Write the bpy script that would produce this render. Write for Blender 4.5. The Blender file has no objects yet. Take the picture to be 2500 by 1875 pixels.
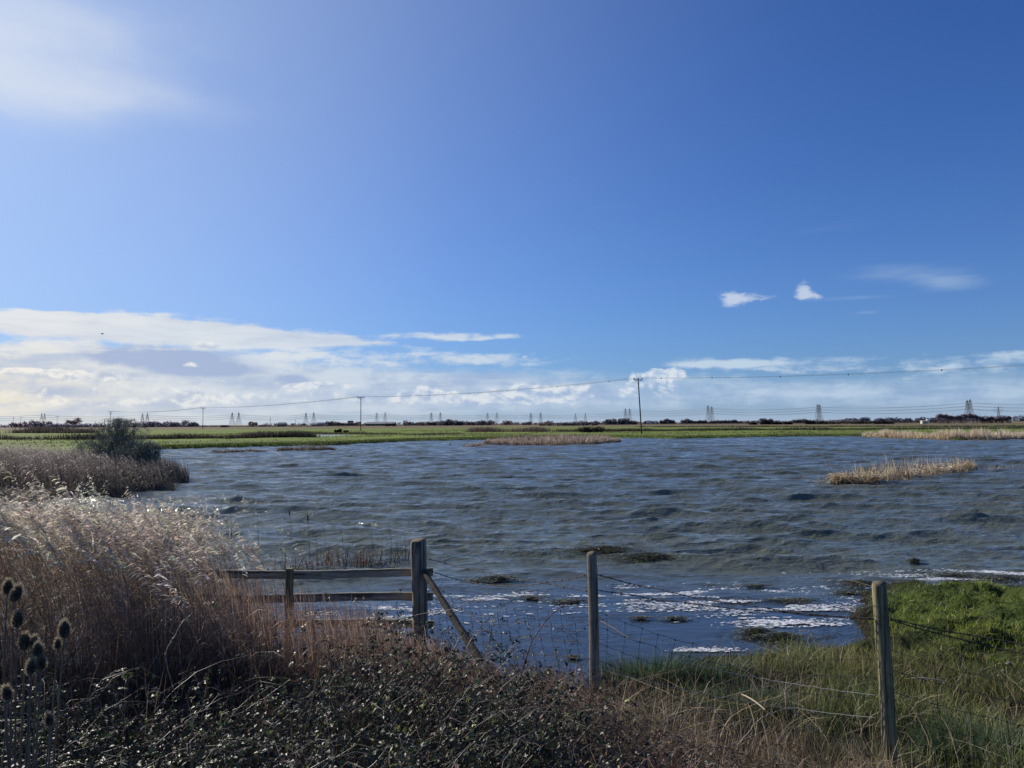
SKYTINT = (.27, .54, 1.06)
import bpy, math, random
import numpy as np
from mathutils import Vector, Matrix
random.seed(7)
rng = np.random.default_rng(7)
scene = bpy.context.scene
COL = scene.collection
R = math.radians

# ------------------------------------------------------------------ camera
EYE = 2.5
F = 1878.0            # focal length in photo pixels (photo 2500 x 1875)
cam_d = bpy.data.cameras.new('camera')
cam_d.sensor_fit = 'HORIZONTAL'
cam_d.sensor_width = 36.0
cam_d.lens = 36.0 * F / 2500.0
cam_d.clip_start = 0.05
cam_d.clip_end = 30000
cam = bpy.data.objects.new('camera', cam_d)
COL.objects.link(cam)
PITCH, ROLL = R(2.92), R(-0.33)
CM = Matrix.Translation((0, 0, EYE)) @ Matrix.Rotation(R(90) + PITCH, 4, 'X') @ Matrix.Rotation(ROLL, 4, 'Z')
cam.matrix_world = CM
scene.camera = cam
CM3 = CM.to_3x3()

def ray(px, py):
    v = CM3 @ Vector(((px - 1250) / F, -(py - 937.5) / F, -1))
    return v
def at(px, py, y):                      # world point seen at a photo pixel, at distance y
    v = ray(px, py); t = y / v.y
    return Vector((v.x * t, y, EYE + v.z * t))
def on(px, py, z=0.0):                  # world point where the pixel's ray meets height z
    v = ray(px, py); t = (z - EYE) / v.z
    return Vector((v.x * t, v.y * t, z))
def gx(px, y):                          # world x of a photo column at distance y (near the horizon)
    return at(px, 1033, y).x
def sky_uv(px, py):
    v = ray(px, py).normalized()
    return math.degrees(math.atan2(v.x, v.y)), math.degrees(math.asin(v.z))

# ------------------------------------------------------------------ helpers
def put(o, kind=None, label=None, cat=None, group=None):
    if kind: o['kind'] = kind
    if label: o['label'] = label
    if cat: o['category'] = cat
    if group: o['group'] = group
    return o

def mesh_obj(name, verts, faces, mat, parent=None, smooth=False, col=None, mats=None, midx=None):
    """verts (N,3) array; faces: (M,4) or (M,3) int array or list of such arrays / python lists"""
    me = bpy.data.meshes.new(name)
    verts = np.asarray(verts, dtype=np.float32).reshape(-1, 3)
    if isinstance(faces, np.ndarray): faces = [faces]
    if faces and not isinstance(faces[0], np.ndarray):
        me.from_pydata([tuple(v) for v in verts], [], faces)
    else:
        faces = [f for f in faces if len(f)]
        nl = sum(f.size for f in faces); npol = sum(len(f) for f in faces)
        me.vertices.add(len(verts)); me.vertices.foreach_set('co', verts.ravel())
        me.loops.add(nl); me.polygons.add(npol)
        me.loops.foreach_set('vertex_index', np.concatenate([f.ravel() for f in faces]).astype(np.int32))
        tot = np.concatenate([np.full(len(f), f.shape[1], np.int32) for f in faces])
        st = np.concatenate([[0], np.cumsum(tot)[:-1]]).astype(np.int32)
        me.polygons.foreach_set('loop_start', st)
        try: me.polygons.foreach_set('loop_total', tot)
        except Exception: pass
        me.update(calc_edges=True)
    if smooth:
        me.polygons.foreach_set('use_smooth', np.ones(len(me.polygons), bool))
    if col is not None:
        a = me.color_attributes.new('Col', 'FLOAT_COLOR', 'POINT')
        c = np.ones((len(verts), 4), np.float32); c[:, :3] = col
        a.data.foreach_set('color', c.ravel())
    for m in (mats or [mat]):
        me.materials.append(m)
    if midx is not None:
        me.polygons.foreach_set('material_index', np.asarray(midx, np.int32))
    o = bpy.data.objects.new(name, me)
    COL.objects.link(o)
    if parent: o.parent = parent
    return o

def empty(name, loc=(0, 0, 0), rz=0.0):
    o = bpy.data.objects.new(name, None); COL.objects.link(o)
    o.location = loc; o.rotation_euler = (0, 0, rz); o.empty_display_size = .1
    return o

# value/perlin noise in numpy
_P = rng.random((512, 512)).astype(np.float32)
def vnoise(x, y):
    xi = np.floor(x).astype(np.int64); yi = np.floor(y).astype(np.int64)
    fx = x - xi; fy = y - yi
    fx = fx * fx * (3 - 2 * fx); fy = fy * fy * (3 - 2 * fy)
    a = _P[xi & 511, yi & 511]; b = _P[(xi + 1) & 511, yi & 511]
    c = _P[xi & 511, (yi + 1) & 511]; d = _P[(xi + 1) & 511, (yi + 1) & 511]
    return (a * (1 - fx) + b * fx) * (1 - fy) + (c * (1 - fx) + d * fx) * fy
def fbm(x, y, o=4):
    s = 0; a = .5
    for i in range(o):
        s = s + a * (vnoise(x * 2 ** i + 17 * i, y * 2 ** i + 31 * i) - .5); a *= .55
    return s

# ------------------------------------------------------------------ node expression helper
class E:
    nt = None
    def __init__(s, sock): s.s = sock
    @staticmethod
    def m(op, *a, clamp=False):
        n = E.nt.nodes.new('ShaderNodeMath'); n.operation = op; n.use_clamp = clamp
        for i, v in enumerate(a):
            if isinstance(v, E): E.nt.links.new(v.s, n.inputs[i])
            else: n.inputs[i].default_value = v
        return E(n.outputs[0])
    def __add__(s, o): return E.m('ADD', s, o)
    __radd__ = __add__
    def __mul__(s, o): return E.m('MULTIPLY', s, o)
    __rmul__ = __mul__
    def __sub__(s, o): return E.m('SUBTRACT', s, o)
    def __rsub__(s, o): return E.m('SUBTRACT', o, s)
    def __truediv__(s, o): return E.m('DIVIDE', s, o)
    def pow(s, o): return E.m('POWER', s, o)
    def exp(s): return E.m('EXPONENT', s)
    def min(s, o): return E.m('MINIMUM', s, o)
    def max(s, o): return E.m('MAXIMUM', s, o)
    def clamp(s): return E.m('ADD', s, 0.0, clamp=True)
    def ss(s, a, b):
        n = E.nt.nodes.new('ShaderNodeMapRange'); n.interpolation_type = 'SMOOTHSTEP'
        E.nt.links.new(s.s, n.inputs['Value'])
        n.inputs['From Min'].default_value = a; n.inputs['From Max'].default_value = b
        return E(n.outputs['Result'])
def vec(x, y, z=0.0):
    n = E.nt.nodes.new('ShaderNodeCombineXYZ')
    for i, v in enumerate((x, y, z)):
        if isinstance(v, E): E.nt.links.new(v.s, n.inputs[i])
        else: n.inputs[i].default_value = v
    return n.outputs[0]
def sep(sock):
    n = E.nt.nodes.new('ShaderNodeSeparateXYZ'); E.nt.links.new(sock, n.inputs[0])
    return [E(o) for o in n.outputs]
def noise(v, scale=1.0, detail=4, rough=.55, dist=0.0, out='Fac', dims='3D'):
    n = E.nt.nodes.new('ShaderNodeTexNoise'); n.noise_dimensions = dims
    if v is not None: E.nt.links.new(v, n.inputs['Vector'])
    n.inputs['Scale'].default_value = scale; n.inputs['Detail'].default_value = detail
    n.inputs['Roughness'].default_value = rough; n.inputs['Distortion'].default_value = dist
    return E(n.outputs[out])
def rgb(c):
    n = E.nt.nodes.new('ShaderNodeRGB'); n.outputs[0].default_value = (*c, 1); return n.outputs[0]
def mixc(f, a, b, mode='MIX'):
    n = E.nt.nodes.new('ShaderNodeMix'); n.data_type = 'RGBA'; n.blend_type = mode
    if isinstance(f, E): E.nt.links.new(f.s, n.inputs[0])
    else: n.inputs[0].default_value = f
    for i, v in ((6, a), (7, b)):
        if isinstance(v, tuple): n.inputs[i].default_value = (*v, 1)
        else: E.nt.links.new(v, n.inputs[i])
    return n.outputs[2]
def new_mat(name):
    m = bpy.data.materials.new(name); m.use_nodes = True
    nt = m.node_tree; nt.nodes.clear(); E.nt = nt
    out = nt.nodes.new('ShaderNodeOutputMaterial')
    return m, nt, out
def principled(nt, out, color, rough=.8, spec=.3, normal=None):
    p = nt.nodes.new('ShaderNodeBsdfPrincipled')
    if isinstance(color, tuple): p.inputs['Base Color'].default_value = (*color, 1)
    else: nt.links.new(color, p.inputs['Base Color'])
    if isinstance(rough, E): nt.links.new(rough.s, p.inputs['Roughness'])
    else: p.inputs['Roughness'].default_value = rough
    p.inputs['Specular IOR Level'].default_value = spec
    if normal is not None: nt.links.new(normal, p.inputs['Normal'])
    nt.links.new(p.outputs[0], out.inputs[0])
    return p
def bump(h, strength=.3, dist=.02, base=None):
    n = E.nt.nodes.new('ShaderNodeBump'); n.inputs['Strength'].default_value = strength
    n.inputs['Distance'].default_value = dist; E.nt.links.new(h.s, n.inputs['Height'])
    if base is not None: E.nt.links.new(base, n.inputs['Normal'])
    return n.outputs[0]
def attr():
    n = E.nt.nodes.new('ShaderNodeAttribute'); n.attribute_name = 'Col'; return n.outputs['Color']
def objco():
    n = E.nt.nodes.new('ShaderNodeTexCoord'); return n.outputs['Object']
def worldpos():
    n = E.nt.nodes.new('ShaderNodeNewGeometry'); return n.outputs['Position']

# ------------------------------------------------------------------ sun and sky
SUN_AZ, SUN_EL = -50.0, 27.0          # degrees; azimuth from +Y, positive to the right
sd = Vector((math.sin(R(SUN_AZ)) * math.cos(R(SUN_EL)), math.cos(R(SUN_AZ)) * math.cos(R(SUN_EL)), math.sin(R(SUN_EL))))
sl = bpy.data.lights.new('sun', 'SUN'); sl.energy = 5.0; sl.angle = R(.5); sl.color = (1, .93, .82)
so = bpy.data.objects.new('sun', sl); COL.objects.link(so)
so.rotation_euler = (-sd).to_track_quat('-Z', 'Y').to_euler()

w = bpy.data.worlds.new('World'); scene.world = w; w.use_nodes = True
nt = w.node_tree; nt.nodes.clear(); E.nt = nt
wout = nt.nodes.new('ShaderNodeOutputWorld')
sky = nt.nodes.new('ShaderNodeTexSky'); sky.sky_type = 'NISHITA'; sky.sun_disc = False
sky.sun_elevation = R(SUN_EL); sky.sun_rotation = R(SUN_AZ); sky.air_density = 1.0; sky.dust_density = .6; sky.ozone_density = 2.5
tc = nt.nodes.new('ShaderNodeTexCoord').outputs['Generated']
dx, dy, dz = sep(tc)
AZ = E.m('ARCTAN2', dx, dy) * (180 / math.pi)
EL = E.m('ARCSINE', dz) * (180 / math.pi)
vdot = nt.nodes.new('ShaderNodeVectorMath'); vdot.operation = 'DOT_PRODUCT'
nt.links.new(tc, vdot.inputs[0]); vdot.inputs[1].default_value = tuple(sd)
SD = E(vdot.outputs['Value'])                       # cosine of the angle to the sun
base = mixc(1.0, sky.outputs[0], SKYTINT, 'MULTIPLY')
# pale aureole round the sun and pale band over the horizon
aur = SD.max(0.0).pow(4.2) * .66
base = mixc(aur, base, (5.0, 6.1, 8.0))
base = mixc(SD.max(0.0).pow(110.0), base, (16.0, 15.0, 13.5))
haze = (AZ * -.028 - .15).clamp() * (EL * -.045).exp() * E.m('LESS_THAN', E.m('ABSOLUTE', AZ), 90.0) * .38
base = mixc(haze, base, (5.2, 6.1, 7.6))
hz = (EL.max(0.0) * -.13).exp() * .45
base = mixc(hz, base, (3.2, 4.9, 7.4))

AEV = vec(AZ, EL, 0.0)
def vm(op, x, v):
    n = E.nt.nodes.new('ShaderNodeVectorMath'); n.operation = op; E.nt.links.new(x, n.inputs[0])
    if isinstance(v, tuple): n.inputs[1].default_value = v
    else: E.nt.links.new(v, n.inputs[1])
    return n
def blob(px, py, rx, ry, soft=1.0, amp=1.0, tilt=0.0):
    """soft elliptical patch of sky centred on one direction, peak amp, falling to 0"""
    u0, v0 = sky_uv(px, py)
    kx = math.degrees(1 / F) * math.cos(R(u0)) ** 2; ky = math.degrees(1 / F) * math.cos(R(u0))
    d = vm('SUBTRACT', AEV, (u0, v0, 0)).outputs[0]
    d = vm('MULTIPLY', d, (1 / (rx * kx), 1 / (ry * ky), 0)).outputs[0]
    r2 = E(vm('DOT_PRODUCT', d, d).outputs['Value'])
    e = E.m('POWER', math.exp(-1.0 / soft), r2)
    return E.m('MULTIPLY', e, amp)
def add(*a):
    s = a[0]
    for x in a[1:]: s = s + x
    return s
# warped coordinates give ragged, streaky edges
wn = noise(vec(AZ * .16, EL * .5, 3.0), 1, 3, .5, out='Color').s
wx, wy, wz = sep(wn)
U = AZ + (wx - .5) * 3.0
V = EL + (wy - .5) * 1.1
n_str = noise(vec(U * .10, V * .75, 0.0), 1, 6, .58)          # streaky
n_cum = noise(vec(AZ * .55, EL * .85, 9.0), 1, 7, .62, .3)     # lumpy
n_cum_up = noise(vec(AZ * .55 - .12, EL * .85 + .28, 9.0), 1, 4, .6, .3)

# ---- layer 1: high streaks (bright shelf at the left, lens clouds, wisps)
shelf = add(blob(120, 790, 330, 34, amp=.85), blob(480, 812, 330, 38, amp=.9), blob(800, 833, 260, 17, amp=.6),
            blob(110, 855, 170, 22, amp=.6), blob(1130, 820, 150, 14, amp=.6, tilt=.03), blob(1010, 737, 30, 5, amp=.6), blob(1160, 737, 50, 5, amp=.6),
            blob(1060, 880, 520, 26, amp=.52), blob(1800, 885, 170, 12, amp=.36), blob(2080, 872, 200, 15, amp=.40), blob(2460, 868, 110, 14, amp=.42),
            blob(2000, 852, 90, 12, amp=.35), blob(1900, 905, 420, 26, amp=.31), blob(2300, 900, 360, 28, amp=.31))
D1 = (shelf + (n_str - .5) * 1.5 + (n_cum - .5) * .7).ss(.30, .64) * (shelf * 2.6).clamp()
# ---- layer 2: low hazy cloud mass, deeper on the left
low = add(blob(60, 960, 620, 90, amp=1.0), blob(700, 950, 620, 70, amp=.85), blob(1250, 960, 560, 48, amp=.62), blob(1900, 960, 800, 44, amp=.42), blob(2400, 960, 500, 50, amp=.42),
          blob(300, 880, 420, 50, amp=.5))
D2 = (low + (n_str - .5) * .9 + (n_cum - .5) * .3).ss(.18, .95)
# ---- layer 3: cumulus heads and small torn scraps
cum = add(blob(1040, 965, 60, 24, amp=.75), blob(1160, 975, 60, 14, amp=.45), blob(650, 975, 700, 24, amp=.30), blob(350, 950, 380, 20, amp=.25), blob(150, 985, 200, 22, amp=.3), blob(1260, 962, 90, 20, amp=.7), blob(1385, 962, 105, 24, amp=.85), blob(1590, 925, 75, 34, amp=.72), blob(1660, 908, 24, 14, amp=.6),
          blob(1285, 870, 22, 8, amp=.55), blob(1320, 873, 12, 7, amp=.45), blob(510, 845, 42, 13, amp=.62), blob(460, 890, 32, 9, amp=.62), blob(480, 975, 60, 18, amp=.6),
          blob(60, 905, 130, 10, amp=.75), blob(230, 918, 110, 12, amp=.75, tilt=-.12), blob(760, 940, 110, 10, amp=.65),
                    blob(2130, 930, 26, 15, amp=.4), blob(2210, 932, 26, 10, amp=.35))
D3 = (cum + (n_cum - .5) * 1.7).ss(.33, .60) * (cum * 3.0).clamp()
# ---- layer 4: thin veils (upper left brightness, faint cirrus at the right)
veil = add(blob(0, 120, 380, 150, amp=.62), blob(260, 225, 480, 50, amp=.26), blob(500, 120, 300, 140, amp=.12), blob(120, 30, 420, 70, amp=.25), blob(60, 280, 260, 60, amp=.2))
D4 = ((veil + (noise(vec(U * .09, V * .22, 5.0), 1, 5, .6) - .5) * .9).ss(.02, 1.1) * (veil * 2).clamp())
scrap = add(blob(1785, 732, 30, 21, amp=.85), blob(1840, 726, 60, 13, amp=.5, tilt=.02), blob(1962, 710, 20, 21, amp=.85, tilt=-.6), blob(1990, 724, 48, 9, amp=.5))
n_scr = noise(vec(AZ * 1.1 + EL * .5, EL * 2.2 - AZ * .2, 22.0), 1, 6, .6, .8)
D6 = (scrap + (n_scr - .5) * 1.3).ss(.18, .85) * (scrap * 2.2).clamp() * .72
cirr = add(blob(2180, 660, 200, 34, amp=.35), blob(2330, 690, 110, 24, amp=.45), blob(2050, 560, 260, 26, amp=.22), blob(1480, 505, 120, 12, amp=.2), blob(1750, 610, 160, 20, amp=.12), blob(2120, 762, 60, 7, amp=.35), blob(1520, 600, 60, 10, amp=.2), blob(2050, 730, 160, 8, amp=.3))
D5 = ((cirr + (n_str - .5) * .7).ss(.15, 1.0) * (cirr * 3).clamp())

warm = (SD.max(0.0).pow(3.5) * 1.45).clamp()
low_left = blob(-40, 965, 340, 90, amp=.95)
white = mixc(warm, (5.3, 6.6, 8.0), (8.3, 8.3, 8.2))
white = mixc(low_left, white, (10.0, 8.9, 6.6))
grey = mixc(warm, (3.1, 4.5, 6.9), (5.4, 5.9, 7.0))
lit = ((n_cum - n_cum_up) * 5.0 + .62).clamp()
def bgnode(col):
    n = nt.nodes.new('ShaderNodeBackground'); n.inputs[1].default_value = 0.1; nt.links.new(col, n.inputs[0]); return n
def mixsh(f, a, b):
    n = nt.nodes.new('ShaderNodeMixShader'); nt.links.new(f.s, n.inputs[0]); nt.links.new(a.outputs[0], n.inputs[1]); nt.links.new(b.outputs[0], n.inputs[2]); return n
edge = E.m('ABSOLUTE', AZ).ss(62, 44)
D1 = D1 * edge; D2 = D2 * edge; D3 = D3 * edge
hi = mixc(D4 * .8, base, mixc(.5, white, (6.3, 7.3, 9.0)))
hi = mixc(D5 * .8, hi, white)
hi = mixc(D3 * .92, hi, mixc(lit, grey, mixc(.4, white, (8.6, 8.6, 8.6))))
hi = mixc(D6, hi, (6.6, 7.3, 8.4))
c = mixc(D5 * .8, base, white)
c = mixc(D2 * .92, c, mixc(((n_str * .6 + n_cum * .4).ss(.38, .60)) * .85, grey, white))
dark = add(blob(390, 868, 210, 26, amp=.95), blob(500, 905, 140, 20, amp=.8), blob(720, 930, 60, 22, amp=.6), blob(160, 960, 160, 26, amp=.55), blob(1180, 920, 160, 16, amp=.5), blob(2080, 950, 400, 20, amp=.25))
c = mixc(((dark + (n_cum - .5) * 1.1).ss(.25, .62)) * edge * .92, c, mixc(warm, (3.0, 4.3, 6.8), (4.0, 4.8, 6.8)))
c = mixc(D1 * .9, c, mixc(n_str.ss(.3, .6) * .6 + .4, grey, white))
c = mixc(D3 * .92, c, mixc(lit, grey, mixc(.5, white, (9.0, 9.0, 9.0))))
c = mixc(D6, c, (6.6, 7.3, 8.4))
inaz = E.m('LESS_THAN', E.m('ABSOLUTE', AZ), 62.0)
glowc = mixc(warm, (4.4, 5.4, 6.9), (7.6, 7.4, 6.9))
c = mixc((EL.max(0.0) * -.9).exp() * edge * .75, c, glowc)
m_any = E.m('GREATER_THAN', EL, -1.0) * E.m('LESS_THAN', EL, 34.0) * inaz
m_low = E.m('LESS_THAN', EL, 8.8)
full = mixsh(m_any, bgnode(base), mixsh(m_low, bgnode(hi), bgnode(c)))
nt.links.new(full.outputs[0], wout.inputs[0])
w.cycles.sampling_method = 'MANUAL'; w.cycles.sample_map_resolution = 512

scene.view_settings.view_transform = 'Standard'; scene.view_settings.look = 'None'; scene.view_settings.exposure = 0
# ------------------------------------------------------------------ the lie of the land
near_shore = [(-60, 9), (-14, 8.8), (-6, 8.2), (-3, 8.0), (-1, 7.6), (0.3, 7.3), (1.0, 7.35), (1.6, 7.7), (2.1, 8.25), (2.9, 8.5), (3.9, 8.75),
              (4.35, 9.6), (4.9, 10.9), (5.6, 11.7), (6.9, 11.6), (7.5, 10.9), (8.6, 11.3), (11, 11.2), (16, 12), (40, 13), (170, 20)]
far_px = [(2900, 1072), (2560, 1069), (2440, 1072), (2340, 1075), (2150, 1066), (1950, 1066), (1740, 1070), (1650, 1072), (1430, 1068), (1300, 1070), (1184, 1074), (1000, 1078),
          (900, 1083), (800, 1088), (640, 1091), (500, 1095), (370, 1098)]
far_shore = [(on(p, q).x, on(p, q).y) for p, q in far_px]
penin = [(on(p, q).x, on(p, q).y) for p, q in [(330, 1110), (360, 1130), (400, 1150), (446, 1163), (440, 1178), (395, 1196), (300, 1212), (100, 1222), (-200, 1225), (-700, 1225)]]
POND = np.array(near_shore + far_shore + penin)
def poly_sd(X, Y, P):
    """signed distance to polygon P: negative inside"""
    sh = X.shape; x = X.ravel(); y = Y.ravel(); d = np.full(x.shape, 1e9); inside = np.zeros(x.shape, bool)
    n = len(P)
    for i in range(n):
        ax, ay = P[i]; bx, by = P[(i + 1) % n]
        ex, ey = bx - ax, by - ay; wx_, wy_ = x - ax, y - ay
        t = np.clip((wx_ * ex + wy_ * ey) / (ex * ex + ey * ey + 1e-12), 0, 1)
        d = np.minimum(d, (wx_ - t * ex) ** 2 + (wy_ - t * ey) ** 2)
        c = (ay > y) != (by > y)
        with np.errstate(divide='ignore', invalid='ignore'):
            xi = ax + (y - ay) * ex / (ey if abs(ey) > 1e-12 else 1e-12)
        inside ^= c & (x < xi)
    return (np.sqrt(d) * np.where(inside, -1, 1)).reshape(sh)
POOL = np.array([(on(p, q, .2).x, on(p, q, .2).y) for p, q in [(728, 1063), (770, 1061), (860, 1062), (866, 1064), (800, 1066), (740, 1066)]])
def ground_h(X, Y):
    X = np.asarray(X, float); Y = np.asarray(Y, float)
    sd_ = poly_sd(X, Y, POND)
    near = Y < 25
    edge_n = fbm(X * 1.3, Y * 1.3, 4) * (.5 + .6 * np.clip((X - 3.5) / 1.5, 0, 1))
    t = sd_ + np.where(near, edge_n, fbm(X * .25, Y * .25, 3) * 2.0)
    # far land: small bank, then flat with gentle undulation
    far = np.where(t < 0, np.maximum(-.6, t * .5), np.minimum(.30, t * .55)) + np.clip(t, 0, 3) / 3 * (fbm(X * .35, Y * .35, 3) * .16) + np.clip((t - 6) / 20, 0, 1) * fbm(X * .02, Y * .03, 2) * .12
    sdp = poly_sd(X, Y, POOL) if X.size > 4 else np.full(X.shape, 9.)
    far = np.where(sdp < 0, .02, far)
    # near land: low boggy shore, then the bank the camera stands on
    n1 = np.where(t < 0, np.maximum(-.5, t * .22 - .01), np.minimum(t * .25, .13 + t * .03))
    hum = np.clip(t * 2, 0, 1) * (fbm(X * 3.2, Y * 3.2, 4) * (.12 + .28 * np.exp(-(((X - 6.8) / 3.2) ** 2 + ((Y - 9.2) / 2.4) ** 2))) + fbm(X * .8, Y * .8, 2) * .10)
    turf = np.exp(-(((X - 6.6) / 2.6) ** 2 + ((Y - 9.6) / 2.2) ** 2))
    n1 = n1 + hum + turf * np.clip(t, 0, 1) * .12
    bank = np.clip((4.9 - Y) / 3.9, 0, 1); bank = bank * bank * (3 - 2 * bank)
    n1 = n1 + bank * .62
    return np.where(near, n1, far)
def gh(x, y):
    return float(ground_h(np.array([x]), np.array([y]))[0])

ys = np.concatenate([np.linspace(-30, 2, 20)[:-1], np.arange(2, 14, .06), 14 * 1.014 ** np.arange(0, 470)])
ys = ys[ys < 9000]
S = np.linspace(-1, 1, 761); S = S * (1 + .55 * np.abs(S) ** 3)
YY, SS = np.meshgrid(ys, S, indexing='ij')
XX = SS * (np.maximum(YY, 0) * .95 + 9)
HH = ground_h(XX, YY)
nr, nc = XX.shape
idx = np.arange(nr * nc).reshape(nr, nc)
quads = np.stack([idx[:-1, :-1], idx[:-1, 1:], idx[1:, 1:], idx[1:, :-1]], -1).reshape(-1, 4)
# ground colour in large patches: fields, marsh strips, peat, turf
sdv = poly_sd(XX, YY, POND)
green = np.array([.19, .25, .045]); olive = np.array([.14, .165, .05]); brown = np.array([.20, .145, .10]); straw = np.array([.32, .25, .16]); peat = np.array([.022, .018, .013])
def lerp(a, b, t): return a * (1 - t[..., None]) + b * t[..., None]
def sst(x, a, b): t = np.clip((x - a) / (b - a), 0, 1); return t * t * (3 - 2 * t)
n1 = fbm(XX * .03, YY * .05, 4) + .5; n2 = fbm(XX * .006 + 5, YY * .02 + 9, 4) + .5; n3 = fbm(XX * .25, YY * .3, 4) + .5
colr = np.broadcast_to(green, XX.shape + (3,)).copy()
colr = lerp(colr, olive, sst(n1, .45, .65) * .8)
colr = lerp(colr, brown * .9, sst(n3, .60, .78) * .45)
colr = lerp(colr, brown, sst(YY, 330, 420 + 0 * YY) * sst(n2, .40, .5))
colr = lerp(colr, brown * 1.05, sst(YY, 560, 700) * .8)
colr = lerp(colr, straw, sst(YY, 700, 900) * sst(n2, .5, .6) * .7)
colr = lerp(colr, olive * .45, (sst(sdv, 1.6, .2)) * (YY > 25) * .8)
nearm = sst(YY, 25, 20)
colr = lerp(colr, peat, nearm)
colr = lerp(colr, np.array([.05, .042, .032]), sst(YY, 52, 46) * (1 - nearm) * sst(XX, -6, -10))
turfm = np.exp(-(((XX - 6.8) / 3.0) ** 2 + ((YY - 9.2) / 2.6) ** 2)) * sst(YY, 6.2, 7.4)
colr = lerp(colr, np.array([.045, .062, .014]), np.clip(turfm * 1.6, 0, 1) * sst(sdv, -.0, .15) * nearm)
m, nt, out = new_mat('ground')
wp = worldpos(); gx_, gy_, gz_ = sep(wp)
nz = noise(vec(gx_ * .5, gy_ * .5, 0), 1, 6, .65)
nf = noise(vec(gx_ * 8, gy_ * 8, 0), 1, 4, .6)
cc = mixc(1.0, attr(), mixc(nz.ss(.3, .7), (.62, .62, .6), (1.35, 1.35, 1.3)), 'MULTIPLY')
cc = mixc(1.0, cc, mixc(nf, (.7, .7, .7), (1.3, 1.3, 1.3)), 'MULTIPLY')
principled(nt, out, cc, .95, .1, bump(nf + nz * 3.0, .7, .08))
put(mesh_obj('ground', np.stack([XX, YY, HH], -1), quads, m, smooth=True, col=colr.reshape(-1, 3)), 'structure')

# ------------------------------------------------------------------ water
wy_ = np.concatenate([np.arange(4.5, 7, .03), 7 * 1.0042 ** np.arange(0, 790)]); wy_ = wy_[wy_ < 190]
ws = np.linspace(-1, 1, 1151); ws = ws * (1 + .5 * np.abs(ws) ** 3)
WY, WS = np.meshgrid(wy_, ws, indexing='ij')
WX = WS * (WY * .72 + 1.5)
H = np.zeros_like(WX); DX = np.zeros_like(WX); DY = np.zeros_like(WX)
wr = np.random.default_rng(3)
wind = R(-98)      # direction of travel: towards the near bank, a little to the left
gx_warp = fbm(WX * .08, WY * .08, 2) * 2.2; gy_warp = fbm(WX * .08 + 40, WY * .08 + 9, 2) * 2.2
slope_rms = 0
for i in range(84):
    L = .11 * (2.9 / .11) ** ((i + wr.random()) / 84)
    k = 2 * math.pi / L
    th = wind + wr.normal() * R(15 if L > .8 else 24)
    a = .0052 * L * (1.38 if L > .7 else 1.15) * (.6 + wr.random() * .8)
    res = np.clip((L / (WY * .0042 * 3.6)), 0, 1) if L < 1.3 else 1.0     # drop what the mesh cannot carry
    ph = k * ((WX + gx_warp) * math.cos(th) + (WY + gy_warp) * math.sin(th)) + wr.random() * 6.283
    grp = .55 + .9 * (vnoise(WX * .35 / L * .8 + i * 7.1, WY * .35 / L + i * 3.3))
    A = a * res * grp; q_ = .82 if L > .7 else 1.2
    s_, c_ = np.sin(ph), np.cos(ph)
    H += A * s_; DX += A * c_ * math.cos(th) * q_; DY += A * c_ * math.sin(th) * q_
# sheltered, weedy shallows near the bank
lim = 11.6 + .0 * WX + fbm(WX * .5, WY * .0 + 2, 2) * 2.0 + np.clip(WX - 3, 0, 3) * -.1 + np.clip(-WX - 1, 0, 4) * -.5
calm = sst(WY, lim - 3.0, lim + 4.0)
calm = np.maximum(.04, calm) ** 1.2
H *= calm; DX *= calm; DY *= calm
H = H + calm * .01
idx = np.arange(WX.size).reshape(WX.shape)
quads = np.stack([idx[:-1, :-1], idx[:-1, 1:], idx[1:, 1:], idx[1:, :-1]], -1).reshape(-1, 4)
m, nt, out = new_mat('water')
wp = worldpos(); gx_, gy_, gz_ = sep(wp)
at_ = sep(attr())[0]
r1 = noise(vec(gx_ * 4.0, gy_ * 9.5, 0), 1, 4, .6, .4)
r2 = noise(vec(gx_ * 1.6, gy_ * 3.0, 4), 1, 3, .55, .6)
r3 = noise(vec(gx_ * 11, gy_ * 26, 7), 1, 3, .65, .3)
gust = noise(vec(gx_ * .06 + gy_ * .02, gy_ * .16, 2), 1, 4, .6, .8).ss(.38, .62)
hgt = r1 * (at_ * (gust * .75 + .40)) * .052 + r3 * at_ * (gust * .5 + .4) * .020 + r2 * at_ * .07 + r1 * .0012 + r2 * .010
bm = bump(hgt, 1.0, 1.0)
bodyc = mixc(noise(vec(gx_ * .2, gy_ * .4, 0), 1, 3, .5), (.092, .112, .088), (.155, .160, .110))
bodyc = mixc(at_.ss(.05, .8), (.040, .052, .062), bodyc)
p = principled(nt, out, bodyc, .09, .5, bm); p.inputs['IOR'].default_value = 1.33
wcol = np.repeat(calm.reshape(-1, 1), 3, 1)
water = put(mesh_obj('water', np.stack([WX + DX, WY + DY, H], -1), quads, m, smooth=True, col=wcol), 'structure')
PV = np.array([(p[0], p[1], .24) for p in POOL])
c0 = PV[:, :2].mean(0)
PV[:, :2] = c0 + (PV[:, :2] - c0) * 1.0
put(mesh_obj('pool_water', PV, [list(range(len(PV)))], m), 'structure')
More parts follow.
